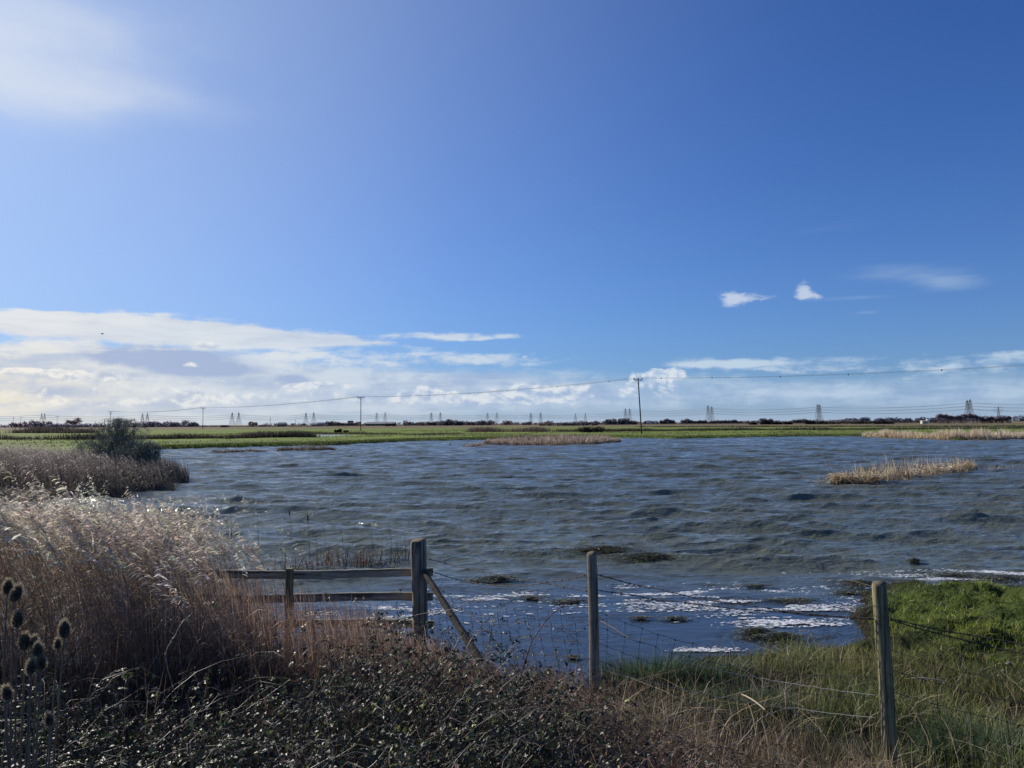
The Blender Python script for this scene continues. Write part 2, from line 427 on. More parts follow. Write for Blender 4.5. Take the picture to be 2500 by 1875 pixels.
# ------------------------------------------------------------------ plant building blocks
class Acc:
    def __init__(s): s.v = []; s.q = []; s.t = []; s.c = []; s.n = 0
    def add(s, v, f, c):
        v = np.asarray(v, np.float32).reshape(-1, 3); f = np.asarray(f, np.int64)
        c = np.broadcast_to(np.asarray(c, np.float32), v.shape)
        s.v.append(v); s.c.append(c); (s.q if f.shape[1] == 4 else s.t).append(f + s.n); s.n += len(v)
    def build(s, name, mat, parent=None, smooth=False, origin=None):
        v = np.concatenate(s.v)
        if origin is not None: v = v - np.asarray(origin, np.float32)
        fs = [np.concatenate(k) for k in (s.q, s.t) if k]
        o = mesh_obj(name, v, fs, mat, parent, smooth, np.concatenate(s.c))
        if origin is not None and parent is None: o.location = origin
        return o
def nrm(a): return a / (np.linalg.norm(a, axis=-1, keepdims=True) + 1e-9)
def U(a, b, n): return rng.uniform(a, b, n)
def G(s, n): return rng.normal(0, s, n)
def strips(P, W, c, acc, az=None):
    """flat tapering strips: P (N,S,3) centre lines, W (N,S) widths"""
    N, S_, _ = P.shape
    if az is None: az = U(0, math.pi, N)
    side = np.stack([np.cos(az), np.sin(az), np.zeros(N)], -1)[:, None, :]
    T = nrm(np.gradient(P, axis=1))
    side = nrm(side - T * (side * T).sum(-1, keepdims=True))
    L = P - side * W[..., None] / 2; Rr = P + side * W[..., None] / 2
    V = np.stack([L, Rr], 2).reshape(N, S_ * 2, 3)
    b = (np.arange(N) * S_ * 2)[:, None, None]
    k = np.arange(S_ - 1)[:, None] * 2 + np.array([0, 1, 3, 2])
    Q = (b + k[None]).reshape(-1, 4)
    if c.ndim == 2: c = np.repeat(c[:, None], S_ * 2, 1)
    elif c.ndim == 3: c = np.repeat(c, 2, 1)
    acc.add(V, Q, c.reshape(-1, 3))
def tubes(P, Rd, c, acc, k=3):
    N, S_, _ = P.shape
    T = nrm(np.gradient(P, axis=1))
    up = np.where(np.abs(T[..., 2:3]) > .9, np.array([1., 0, 0]), np.array([0, 0, 1.]))
    A = nrm(np.cross(T, up)); B = np.cross(T, A)
    ang = np.arange(k) * 2 * math.pi / k
    V = P[:, :, None] + Rd[:, :, None, None] * (A[:, :, None] * np.cos(ang)[:, None] + B[:, :, None] * np.sin(ang)[:, None])
    V = V.reshape(N, S_ * k, 3)
    i = np.arange(S_ - 1)[:, None] * k; j = np.arange(k)[None]
    q = np.stack([i + j, i + (j + 1) % k, i + k + (j + 1) % k, i + k + j], -1).reshape(-1, 4)
    Q = ((np.arange(N) * S_ * k)[:, None, None] + q[None]).reshape(-1, 4)
    c = np.repeat(c[:, None], S_ * k, 1) if c.ndim == 2 else np.repeat(c, k, 1)
    acc.add(V, Q, c.reshape(-1, 3))
def leaves(pos, d, n, L, W, c, acc):
    d = nrm(d); s = nrm(np.cross(d, n)); n = np.cross(s, d)
    L = L[:, None]; W = W[:, None]
    v = np.stack([pos, pos + d * L * .45 + s * W + n * W * .35, pos + d * L - n * L * .12, pos + d * L * .45 - s * W + n * W * .35, pos + d * L * .45], 1)
    b = (np.arange(len(pos)) * 5)[:, None]
    acc.add(v, np.concatenate([b + np.array([[0, 1, 4]]), b + np.array([[1, 2, 4]]), b + np.array([[2, 3, 4]]), b + np.array([[3, 0, 4]])]), np.repeat(c, 5, 0))
def blades(base, h, lean, leanamt, w, c, acc, S_=4, pw=1.8, droop=0.0, tipw=.1, root_shade=.55):
    """upright blades. base (N,3); lean (N,) heading in radians; leanamt (N,)"""
    t = np.linspace(0, 1, S_)
    N = len(base)
    hx = (np.cos(lean) * leanamt * h)[:, None] * t ** pw; hy = (np.sin(lean) * leanamt * h)[:, None] * t ** pw
    z = h[:, None] * (t - np.asarray(droop).reshape(-1, 1) * t ** 3) / np.sqrt(1 + leanamt[:, None] ** 2 * .5)
    P = base[:, None, :] + np.stack([hx, hy, z], -1)
    W = w[:, None] * (1 - (1 - tipw) * t ** 2)
    if root_shade < 1: c = c[:, None, :] * (root_shade + (1.22 - root_shade) * t)[None, :, None]  # painted shading: blade colour dark at the shaded foot, brightened at the lit tip
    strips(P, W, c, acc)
    return P
def tint(base, n, var=.25, hue=.06):
    b = np.asarray(base, float)[None] * np.exp(G(var, (n, 1))) * np.exp(G(hue, (n, 3)))
    return b
def choose(cols, p, n, var=.25):
    i = rng.choice(len(cols), n, p=np.array(p) / sum(p))
    return np.asarray(cols, float)[i] * np.exp(G(var, (n, 1))) * np.exp(G(.05, (n, 3)))
def ground_pts(x, y): return np.stack([x, y, ground_h(x, y)], -1)

def veg_mat(name, trans=.3, rough=.6, spec=.3, mul=(1, 1, 1)):
    m, nt, out = new_mat(name)
    c = attr()
    nz = noise(worldpos(), 14.0, 3, .6)
    c = mixc(1.0, c, mixc(nz, tuple(.72 * k for k in mul), tuple(1.28 * k for k in mul)), 'MULTIPLY')
    p = principled(nt, out, c, rough, spec)
    if trans > 0:
        tr = nt.nodes.new('ShaderNodeBsdfTranslucent'); nt.links.new(c, tr.inputs[0])
        mx = nt.nodes.new('ShaderNodeMixShader'); mx.inputs[0].default_value = trans
        nt.links.new(p.outputs[0], mx.inputs[1]); nt.links.new(tr.outputs[0], mx.inputs[2]); nt.links.new(mx.outputs[0], out.inputs[0])
    return m
M_reed = veg_mat('dry_reed', .32, .55, .35)
M_plume = veg_mat('reed_plume', .5, .8, .1)
M_grass = veg_mat('grass_blades', .35, .5, .4)
M_leaf = veg_mat('bramble_leaf', .25, .46, .35)
M_cane = veg_mat('bramble_cane', .0, .5, .4)
M_twig = veg_mat('bare_twigs', .1, .8, .2)
M_weed = veg_mat('wet_weed', .1, .35, .5)
M_far = veg_mat('hazed_far_foliage', .4, .95, .05, mul=(3.1, 3.1, 3.5))  # multiplier pales and blues the colour to paint in distance haze
M_bush = veg_mat('dark_far_foliage', .15, .95, .05)

def wood_mat(name, a, b, lichen=(.12, .14, .05), lk=.4, scale=1.0, axis='z'):
    m, nt, out = new_mat(name)
    x, y, z = sep(objco())
    if axis == 'x': x, z = z, x
    ln = noise(vec(x * 60 * scale, y * 60 * scale, z * 2.2), 1, 5, .65, .6)
    ln2 = noise(vec(x * 22, y * 22, z * .9), 1, 4, .6, 1.2)
    pt = noise(vec(x * 9, y * 9, z * 6), 1, 6, .7)
    c = mixc(ln.ss(.3, .68), a, b)
    c = mixc(ln2.ss(.54, .60) * .85, c, tuple(k * .25 for k in a))
    c = mixc(pt.ss(.50, .70) * lk, c, lichen)
    principled(nt, out, c, .85, .2, bump(ln + ln2 * .8, .8, .006))
    return m
M_post = wood_mat('weathered_post_wood', (.15, .13, .10), (.40, .345, .26), (.15, .16, .06), .55)
M_strut = wood_mat('dark_strut_wood', (.022, .019, .016), (.065, .055, .043), (.04, .04, .022), .4)
M_rail = wood_mat('weathered_rail_wood', (.20, .175, .125), (.50, .44, .31), (.16, .17, .06), .5, axis='x')
M_postg = wood_mat('algae_post_wood', (.09, .085, .04), (.36, .31, .18), (.11, .13, .035), .8)
m_, nt, out = new_mat('cut_end_grain'); x, y, z = sep(objco())
principled(nt, out, mixc(noise(vec(x * 90, y * 90, z), 1, 3), (.06, .05, .035), (.22, .19, .14)), .9, .1); M_end = m_
m_, nt, out = new_mat('rusty_wire')
principled(nt, out, mixc(noise(objco(), 30, 3), (.022, .017, .015), (.075, .055, .045)), .6, .5); M_wire = m_
m_, nt, out = new_mat('galvanised_wire')
p = principled(nt, out, mixc(noise(objco(), 20, 3), (.08, .08, .08), (.22, .22, .21)), .45, .5); p.inputs['Metallic'].default_value = .5; M_wire2 = m_
def flat_mat(name, a, b=None, sc=3.0, rough=.8):
    m, nt, out = new_mat(name); b = b or tuple(k * 1.3 for k in a)
    principled(nt, out, mixc(noise(objco(), sc, 4), a, b), rough, .2); return m

def post_mesh(rad, h, seed, below=.5, slant=0.0, crack=True, n=26, taper=.0, sink=.0):
    """round post with an uneven skin, a split and a sawn, slightly chamfered top. returns verts, faces, material index"""
    r_ = np.random.default_rng(seed); zs = np.concatenate([np.linspace(-below, h - .02, 30), [h - .006, h]])
    vs = []; fs = []; mi = []
    ph = r_.random(6) * 6.28
    for z in zs:
        a = np.arange(n) * 2 * math.pi / n
        rr = rad * (1 + taper * (h - z)) * (1 + .035 * np.sin(a * 2 + ph[0] + z * .8) + .025 * np.sin(a * 3 + ph[1] - z) + .012 * np.sin(a * 7 + ph[2] + z * 3) + .010 * math.sin(z * 9 + ph[3]))
        if crack and z > h * .2: rr = rr * (1 - .22 * np.exp(-((np.minimum(np.abs(a - 4.5), 6.283 - np.abs(a - 4.5)) / .12) ** 2)))
        if z > h - .01: rr = rr * .93
        zz = z + (slant * rad * np.cos(a - 1.0) if z > h - .03 else 0)
        vs.append(np.stack([np.cos(a) * rr + .012 * math.sin(z * 2.2 + ph[4]), np.sin(a) * rr + .01 * math.sin(z * 1.7 + ph[5]), np.broadcast_to(zz, a.shape)], -1))
    V = np.concatenate(vs); m_ = len(zs)
    for i in range(m_ - 1):
        for j in range(n):
            fs.append([i * n + j, i * n + (j + 1) % n, (i + 1) * n + (j + 1) % n, (i + 1) * n + j]); mi.append(0)
    V = np.concatenate([V, V[(m_ - 1) * n:].mean(0, keepdims=True) - [[0, 0, sink]]]); c = len(V) - 1
    for j in range(n): fs.append([(m_ - 1) * n + j, (m_ - 1) * n + (j + 1) % n, c]); mi.append(1)
    return V, fs, mi
# ------------------------------------------------------------------ fences
M_sunlit, nt, out = new_mat('sunlit_galvanised_wire')
principled(nt, out, mixc(noise(objco(), 20, 3), (.38, .38, .35), (.6, .6, .56)), .45, .5)  # sunlight on the wire painted in as a pale base colour
SY, MY, RY = 8.3, 6.4, 4.95
pS = at(1023, 1318, SY); pM = at(1441, 1350, MY); pR = at(2150, 1424, RY)
pM_b = at(1455, 1700, MY); pR_b = at(2168, 1880, RY)
def add_post(name, top, base_xy, rad, seed, mat, parent, **kw):
    g = -.25 if kw.pop('wet', False) else gh(base_xy[0], base_xy[1])
    h = top.z - g
    V, fs, mi = post_mesh(rad, h, seed, **kw)
    # lean: shear so that the top sits above the photographed top
    V = V.copy(); V[:, 0] += (top.x - base_xy[0]) * V[:, 2] / h; V[:, 1] += (top.y - base_xy[1]) * V[:, 2] / h
    o = mesh_obj(name, V, fs, None, parent, True, mats=[mat, M_end], midx=mi)
    o.location = Vector((base_xy[0], base_xy[1], g)) - parent.location
    return o
# post and rail fence, standing in the shallows
RF = empty('rail_fence', (pS.x, SY, 0))
put(RF, label='grey post and rail fence standing in shallow water behind the reeds', cat='fence')
RFL = RF.location
o = add_post('post', pS, (pS.x + .005, SY), .082, 5, M_post, RF, wet=True, slant=.15, sink=.012)
put(o, label='thick round strainer post with a hollowed top')
ps2 = at(709, 1386, SY + .05)
x0 = ps2.x; zt = ps2.z
def box_mesh(x0, x1, y0, y1, z0, z1, segx=40, seed=0, sag=0.0, rough_=.003):
    r_ = np.random.default_rng(seed); xs = np.linspace(x0, x1, segx)
    V = []; Fs = []
    for i, x in enumerate(xs):
        s_ = sag * (1 - ((x - x0) / (x1 - x0) * 2 - 1) ** 2)
        e = r_.normal(0, rough_, 8)
        b = .006
        for (yy, zz) in ((y0 + b, z0), (y1 - b, z0), (y1, z0 + b), (y1, z1 - b), (y1 - b, z1), (y0 + b, z1), (y0, z1 - b), (y0, z0 + b)):
            V.append((x, yy + e[0] * .4, zz + e[1] * .5 - s_))
    for i in range(segx - 1):
        for j in range(8): Fs.append([i * 8 + j, i * 8 + (j + 1) % 8, (i + 1) * 8 + (j + 1) % 8, (i + 1) * 8 + j])
    Fs.append(list(range(8))[::-1]); Fs.append([(segx - 1) * 8 + j for j in range(8)])
    return np.array(V), Fs
def upright(name, xc, yc, w_, d_, z0, z1, mat, parent, seed):
    V, Fs = box_mesh(z0, z1, -d_ / 2, d_ / 2, -w_ / 2, w_ / 2, 24, seed)
    V = np.stack([V[:, 2], V[:, 1], V[:, 0]], -1)
    Fs = [f[::-1] for f in Fs]
    o = mesh_obj(name, V, Fs, mat, parent); o.location = Vector((xc, yc, 0)) - parent.location; return o
upright('post', x0, SY + .02, .072, .08, -.3, zt, M_postg, RF, 3)
upright('post', at(330, 1390, SY).x, SY + .02, .085, .09, -.3, zt - .05, M_post, RF, 9)
for k, (pyt, pyb) in enumerate([(1394, 1414), (1454, 1474), (1521, 1540)]):
    zt_, zb_ = at(1000, pyt, SY).z, at(1000, pyb, SY).z
    xe = at(1057 if k < 2 else 1060, pyt, SY + .1).x
    V, Fs = box_mesh(at(300, 1400, SY).x, xe, -.02, .02, zb_, zt_, 60, 20 + k, sag=.0)
    V[:, 2] += -.004 * (V[:, 0] - xe) * (1 if k else .5) - .012 * np.sin(V[:, 0] * 2 + k)
    o = mesh_obj('rail', V - np.array([RFL.x, 0, 0]), Fs, M_rail, RF); o.location = (0, .105, 0)

# stock fence with barbed wire
WF = empty('wire_fence', (pM_b.x, MY, gh(pM_b.x, MY)))
put(WF, label='stock fence of round wooden posts with rusty barbed wire and sagging wire netting', cat='fence')
o = add_post('post', pM, (pM_b.x, MY), .040, 8, M_post, WF, taper=.03, slant=.3)
put(o, label='slim grey middle post with a split down its top')
o = add_post('post', pR, (pR_b.x, RY), .043, 11, M_postg, WF, taper=.04, slant=.2, crack=False)
put(o, label='stout greenish right-hand post lit along its left edge')
# next post, beyond the right edge of the view
nx = Vector((pR.x + 1.75, RY - 1.35, pR.z + .1))
add_post('post', nx, (nx.x, nx.y), .045, 14, M_post, WF, taper=.03)
# diagonal strut from the strainer post down to the right
a0 = at(1035, 1395, SY - .10); a1 = at(1172, 1612, 6.9)
n = 22; P = np.linspace(0, 1, n)[:, None]; Pl = np.array(a0) * (1 - P) + np.array(a1) * P
Pl[:, 2] -= .0
acc = Acc(); tubes(Pl[None], (np.linspace(.030, .036, n) * (1 + .06 * np.sin(np.arange(n) * 1.7)))[None], np.full((1, 3), .5), acc, k=12)
acc.add(np.array([a0] + [acc.v[0][j] for j in range(12)]), np.array([[0, 1 + (j + 1) % 12, 1 + j] for j in range(12)]), (.5, .5, .5))
put(acc.build('strut', M_strut, RF, smooth=False, origin=RFL), label='round diagonal strut leaning from the strainer post')

def wire_pts(A, B, sag, n=60, wob=.004):
    t = np.linspace(0, 1, n)[:, None]
    P = np.array(A) * (1 - t) + np.array(B) * t
    P[:, 2:] -= sag * 4 * t * (1 - t)
    P += rng.normal(0, wob, P.shape) * np.array([1, 1, 1]) * np.sin(t * math.pi)
    return P
def barbed(A, B, sag, r=.0023, name='barbed_wire'):
    acc = Acc(); n = 240
    P = wire_pts(A, B, sag, 16, .005)
    tt = np.linspace(0, 15, n); P = np.stack([np.interp(tt, np.arange(16), P[:, i]) for i in range(3)], -1)
    L = np.linalg.norm(np.diff(P, axis=0), axis=1).sum()
    ph = np.linspace(0, L / .035 * 2 * math.pi, n)
    off = np.stack([np.zeros(n), np.cos(ph), np.sin(ph)], -1) * r * 1.05
    c = np.full((1, 3), .5)
    tubes((P + off)[None], np.full((1, n), r), c, acc, 4); tubes((P - off)[None], np.full((1, n), r), c, acc, 4)
    for s in np.arange(.06, L, .095):
        i = min(n - 2, int(s / L * (n - 1))); p0 = P[i]; T = nrm(P[i + 1] - P[i])
        for k in range(2):
            v = nrm(np.cross(T, rng.normal(0, 1, 3))) ; q = p0 + T * (.004 * (k * 2 - 1))
            tubes(np.stack([q - v * .014, q, q + v * .014])[None], np.array([[.0012, .0026, .0012]]), c, acc, 3)
        tubes(np.stack([p0 - T * .009, p0 + T * .009])[None], np.array([[r * 2.3, r * 2.3]]), c, acc, 6)
    return acc.build(name, M_wire, WF, origin=WF.location)
S1 = at(1044, 1364, SY); S2 = at(1046, 1391, SY); S3 = at(1044, 1412, SY)
M1 = at(1434, 1402, MY); M2 = at(1434, 1443, MY)
M1r = at(1454, 1402, MY); M2r = at(1456, 1440, MY)
R1 = at(2134, 1512, RY); R2 = at(2134, 1510, RY); R1r = at(2174, 1510, RY); R2r = at(2174, 1513, RY)
E1 = at(2560, 1598, RY - .75); E2 = at(2560, 1600, RY - .75)
barbed(S1, M2, .02); barbed(S2, M1, .13)
barbed(M1r, R1, .05); barbed(M2r, R2, .03)
barbed(R1r, nx - Vector((0, 0, .17)), .10); barbed(R2r, nx - Vector((0, 0, .20)), .14)
# netting: level wires and uprights
def netting(A, B, zb_a, zb_b, zt_a, zt_b, name='wire_netting', mat=M_wire, nup=13, tilt=0.0):
    acc = Acc(); c = np.full((1, 3), .5); rows = []
    lv = [0, .17, .33, .5, .68, .85, 1.0]
    for i, f in enumerate(lv):
        a = Vector((A[0], A[1], zb_a + (zt_a - zb_a) * f)); b = Vector((B[0], B[1], zb_b + (zt_b - zb_b) * f))
        sg = .09 * (.4 + f) ; P = wire_pts(a, b, sg, 40, .006)
        rows.append(P); tubes(P[None], np.full((1, 40), .0019), c, acc, 3)
    for u in np.linspace(.04, .96, nup):
        k = u * 39
        cols = []
        for i, P in enumerate(rows):
            kk = np.clip(k + tilt * (lv[i] - .5) * 6 + rng.normal(0, .15), 0, 39)
            cols.append([np.interp(kk, np.arange(40), P[:, q]) for q in range(3)])
        cols = np.array(cols); fine = np.stack([np.interp(np.linspace(0, 6, 19), np.arange(7), cols[:, q]) for q in range(3)], -1)
        tubes(fine[None], np.full((1, 19), .0016), c, acc, 3)
        for q in cols: tubes(np.stack([q - np.array([0, 0, .008]), q + np.array([0, 0, .008])])[None], np.full((1, 2), .0036), c, acc, 4)
    return acc.build(name, mat, WF, origin=WF.location)
netting((S1.x, SY), (M1.x - .0, MY), -.05, gh(M1.x, MY) + .02, .80, .98, nup=16, tilt=-.5)
netting((M1r.x, MY), (R1.x, RY), gh(M1r.x, MY) + .0, gh(R1.x, RY) + .0, .96, 1.0, nup=14, tilt=.2)
netting((R1r.x, RY), (nx.x, nx.y), gh(R1r.x, RY), gh(nx.x, nx.y), 1.05, 1.15, nup=12, tilt=-.2)
# plain strands low on the fence, their sunlit look carried by a bright colour
for (za, pyr) in ((.74, 1697), (.50, 1752)):
    acc = Acc(); A_ = Vector((M1r.x, MY, za)); B_ = at(2136, pyr, RY); P = wire_pts(A_, B_, .05, 40, .004)
    tubes(P[None], np.full((1, 40), .0015), np.full((1, 3), .5), acc, 4); acc.build('plain_wire', M_sunlit, WF, origin=WF.location)
# wire staples and ties
for (p, rr) in ((pM, .044), (pR, .056)):
    for dz in (.14, .2, .55):
        acc = Acc()
        a = np.linspace(0, 2 * math.pi, 14); cx = p.x + .02; z_ = p.z - dz
        tubes(np.stack([cx + np.cos(a) * rr * 1.12 - .008, p.y + np.sin(a) * rr * 1.12, z_ + .01 * np.sin(a * 2)], -1)[None], np.full((1, 14), .0016), np.full((1, 3), .5), acc, 3)
        acc.build('wire_tie', M_wire, WF, origin=WF.location)
# ------------------------------------------------------------------ far land: poles, wires, pylons, trees, sheds
M_pole = flat_mat('dark_pole_wood', (.035, .028, .022), (.07, .055, .045), 5)
M_steel = flat_mat('grey_green_steel', (.20, .23, .24), (.28, .31, .32), .1)
M_steel2 = flat_mat('warm_grey_steel', (.34, .34, .33), (.42, .42, .40), .1)
M_cable = flat_mat('dull_cable', (.20, .22, .24), (.26, .28, .30), .1)
M_insul = flat_mat('brown_insulator', (.03, .02, .015), (.05, .03, .02), 5)
def cyl(acc, A, B, r0, r1, k=8, c=(.5, .5, .5)):
    tubes(np.array([[list(A), list(B)]], float), np.array([[r0, r1]]), np.array([c]), acc, k)
    for q, r, s in ((A, r0, 0), (B, r1, 1)):
        ring = acc.v[0 - 1] if False else None
def pole(px, pytop, pxb, H, label, arms=1, d=None, parts=True, r=.15):
    tv = ray(px, pytop)
    y = (H + .3 - EYE) / (tv.z / tv.y) if d is None else d
    top = at(px, pytop, y); bx = gx(pxb, y); g = gh(bx, y) - .1
    e = empty('electricity_pole', (bx, y, g)); put(e, label=label, cat='electricity pole', group='wooden electricity poles crossing the fields')
    h = top.z - g; lx = top.x - bx
    a = Acc(); zz = np.linspace(-.5, 1, 12)
    P = np.stack([lx * zz, 0 * zz, h * zz], -1); P[0, 2] = -.5; P = P[None]
    tubes(P, np.linspace(r, r * .68, 12)[None], np.full((1, 3), .5), a, 10); a.build('shaft', M_pole, e, True)
    ax = np.array([math.cos(PDIR), math.sin(PDIR), 0])
    tp = np.array([lx, 0, h]); tips = []
    for k in range(arms):
        c = tp - np.array([0, 0, .12 + k * 1.3])
        w_ = 1.25 if k == 0 else .7
        bm_ = Acc(); cyl(bm_, c - ax * w_, c + ax * w_, .085, .085, 4); bm_.build('crossarm', M_pole, e)
        if parts:
            b2 = Acc(); cyl(b2, c - ax * .7, c - [0, 0, .9], .03, .03, 4); cyl(b2, c + ax * .7, c - [0, 0, .9], .03, .03, 4); b2.build('brace', M_pole, e)
        for s in (-1, 0, 1):
            q = c + ax * s * (w_ - .07) + [0, 0, .05]
            i_ = Acc(); Pq = np.array([q, q + [0, 0, .12], q + [0, 0, .16], q + [0, 0, .30], q + [0, 0, .34]])
            tubes(Pq[None], np.array([[.03, .04, .10, .10, .02]]), np.full((1, 3), .5), i_, 8); i_.build('insulator', M_insul, e)
            if k == 0: tips.append(Vector(q) + Vector((0, 0, .33)) + e.location)
    return e, tips
PDIR = math.atan2(71.6, 87.0)      # crossarms square to the line of poles
PA = pole(1558, 926, 1566, 10.6, 'tall dark leaning electricity pole right of centre, nearest of the row')
PB = pole(881, 970, 881, 10.6, 'straight electricity pole with single crossarm, second nearest of the row')
PC = pole(496, 996, 495, 10.6, 'electricity pole standing between the shrub and the lone round tree')
PD = pole(270, 1005, 270, 10.6, 'electricity pole with two crossarms rising behind the bare shrub', arms=2)
PE = pole(140, 1017, 139, 10.6, 'electricity pole between the scrub wood and the pylon at far left', parts=False)
PF = pole(51, 1018, 51, 10.6, 'far left electricity pole with a crossarm among the pinkish trees', parts=False)
PG = pole(33, 1019, 33, 10.6, 'leftmost electricity pole in the photo', parts=False)
for (px, t, b, lb) in ((660, 1018, 660, 'thin bare pole between the lone round tree and the small shed'), (722, 1022, 722, 'thin bare pole right of the small pale shed')):
    y = 900; top = at(px, t, y); e = Acc(); cyl(e, (0, 0, -1), (0, 0, top.z), .25, .18, 6)
    o = e.build('slim_pole', M_pole); o.location = (top.x, y, 0); put(o, label=lb, cat='pole')
# wires of the pole line, with marker discs
PN_off = Vector((71.6, -87, -.2))
tipsN = [t + PN_off for t in PA[1]]
ow = empty('overhead_wire', PA[1][1]); put(ow, label='thin electricity wires with bird markers strung between the wooden poles', cat='wire')
acc = Acc(); marks = []
chain = [tipsN, PA[1], PB[1], PC[1], PD[1]]
for ci in range(4):
    for k in range(3):
        A, B = chain[ci][k], chain[ci + 1][k]
        n = 60; t = np.linspace(0, 1, n)[:, None]; P = np.array(A) * (1 - t) + np.array(B) * t
        P[:, 2:] -= (1.5, 1.0, 1.0, 1.3)[ci] * 4 * t * (1 - t)
        tubes(P[None], np.full((1, n), (.011, .017, .028, .035)[ci]), np.full((1, 3), .5), acc, 4)
        if ci < 2 and k == 1:
            for f in np.arange(.08, .98, .11 if ci == 0 else .14): marks.append(P[int(f * (n - 1))])
acc.build('cable', M_cable, ow, origin=ow.location)
for q in marks:
    a = Acc(); q = q - np.array(ow.location)
    tubes(np.array([[q + [0, 0, .10], q + [0, 0, .06], q - [0, 0, .02], q - [0, 0, .14], q - [0, 0, .20]]]), np.array([[.01, .06, .09, .07, .02]]), np.full((1, 3), .5), a, 8)
    a.build('bird_marker', M_insul, ow)

def pylon_mesh(H, arm, body, wide_arms, th):
    a = Acc(); c = (.5, .5, .5)
    def half(z): f = z / H; return body * (1 - f) ** 1.35 * .5 + H * .014 + H * .004
    lv = [0, .17, .32, .45, .56, .66, .75, .83, .90, .96]
    for i in range(len(lv) - 1):
        z0, z1 = lv[i] * H, lv[i + 1] * H; r0, r1 = half(z0), half(z1)
        cor = [(-1, -1), (1, -1), (1, 1), (-1, 1)]
        for j in range(4):
            p, q = cor[j], cor[(j + 1) % 4]
            cyl(a, (p[0] * r0, p[1] * r0, z0), (p[0] * r1, p[1] * r1, z1), th, th, 4)
            cyl(a, (p[0] * r0, p[1] * r0, z0), (q[0] * r1, q[1] * r1, z1), th * .5, th * .5, 3)
            cyl(a, (q[0] * r0, q[1] * r0, z0), (p[0] * r1, p[1] * r1, z1), th * .5, th * .5, 3)
            cyl(a, (p[0] * r1, p[1] * r1, z1), (q[0] * r1, q[1] * r1, z1), th * .5, th * .5, 3)
    r = half(.96 * H)
    for s in ((-1, -1), (1, -1), (1, 1), (-1, 1)): cyl(a, (s[0] * r, s[1] * r, .96 * H), (0, 0, H), th * .7, th * .5, 3)
    tips = []
    for f, w_ in zip((.62, .76, .90), wide_arms):
        z = f * H; w_ = w_ * arm
        for s in (-1, 1):
            rr = half(z)
            for yy in (-rr, rr):
                cyl(a, (s * rr, yy, z), (s * w_, 0, z), th * 1.0, th * .8, 3)
            cyl(a, (s * rr, 0, z + H * .035), (s * w_, 0, z), th * .5, th * .4, 3)
            cyl(a, (s * w_, 0, z), (s * w_, 0, z - H * .06), .28, .28, 4)
            tips.append((s * w_, z - H * .06))
    return a, tips
rows = [ # photo column of line A, of line B, distance, top row A, top row B
    (-330, -322, 2650, 1009, 1009), (102, 109, 2700, 1008, 1008), (348, 360, 2740, 1008.5, 1007.5), (567, 583, 2800, 1006.5, 1006.5), (747, 766, 2900, 1007, 1006),
    (920, 940, 2950, 1007, 1006), (1053, 1075, 3150, 1007, 1006), (1190, 1213, 3200, 1007.5, 1006.5), (1296, 1320, 3300, 1007.5, 1006.5), (1405, 1429, 3400, 1008, 1007.5),
    (1527, 1537, 3100, 997, 997), (1728.5, 1737.5, 2500, 989, 992), (1996, 2001, 2150, 986, 987), (2361, 2368, 1750, 976, 974), (2790, 2800, 1450, 965, 965)]
ords = ['', 'first', 'second', 'third', 'fourth', 'fifth', 'sixth', 'seventh', 'eighth', 'ninth', 'tenth', 'eleventh', 'twelfth', 'thirteenth', '']
lines = [[], []]
for i, rw in enumerate(rows):
    for s in (0, 1):
        tp = at(rw[s], rw[3 + s], rw[2] + s * 60)
        lines[s].append(tp)
for s in (0, 1):
    tipl = []
    for i, tp in enumerate(lines[s]):
        nb = lines[s][min(i + 1, len(rows) - 1)] - lines[s][max(i - 1, 0)]
        ang = math.atan2(nb.y, nb.x) + math.pi / 2
        H = tp.z
        far_ = 1 <= i <= 9
        if far_: ang = ang + R(28)
        a, tips = pylon_mesh(H, H * .15, H * (.36 if far_ else .27), (.8, 1.0, .9), .34 if far_ else .38)
        g = 0.0
        tipl.append([(tp.x + math.cos(ang) * t[0], tp.y + math.sin(ang) * t[0], g + t[1]) for t in tips])
        if i in (0, 14): continue
        o = a.build('pylon', M_steel2 if i < 6 else M_steel); o.location = (tp.x, tp.y, g); o.rotation_euler = (0, 0, ang)
        if i == 12: lb = ['lattice pylon in the overlapping twelfth pair, slightly left of its twin', 'lattice pylon in the overlapping twelfth pair, slightly right of its twin'][s]
        elif i == 13: lb = ['pylon above the wind-bent tree row, left of the overlapping thirteenth pair', 'pylon above the wind-bent tree row, right and taller of the overlapping pair'][s]
        else: lb = ['left', 'right'][s] + ' lattice pylon of the ' + ords[i] + ' pair counted from the left edge'
        put(o, label=lb, cat='pylon', group='electricity pylons along the horizon')
    acc = Acc()
    for i in range(len(rows) - 1):
        for k in range(6):
            A, B = np.array(tipl[i][k]), np.array(tipl[i + 1][k]); t = np.linspace(0, 1, 16)[:, None]
            P = A * (1 - t) + B * t; P[:, 2:] -= 7.0 * 4 * t * (1 - t)
            tubes(P[None], np.full((1, 16), .16), np.full((1, 3), .5), acc, 3)
    o = acc.build('transmission_line', M_cable)
    put(o, label=['high voltage cables sagging between the left pylon of each pair', 'high voltage cables sagging between the right pylon of each pair'][s], cat='power cables')
tp = at(2437, 992, 2300)
a, _ = pylon_mesh(tp.z, tp.z * .34, tp.z * .19, (.75, 1.0, .72), .40)
o = a.build('pylon', M_steel); o.location = (tp.x, 2300, 0); o.rotation_euler = (0, 0, R(-14))
put(o, label='smaller lone pylon near the right edge with three wide crossarms facing us', cat='pylon')

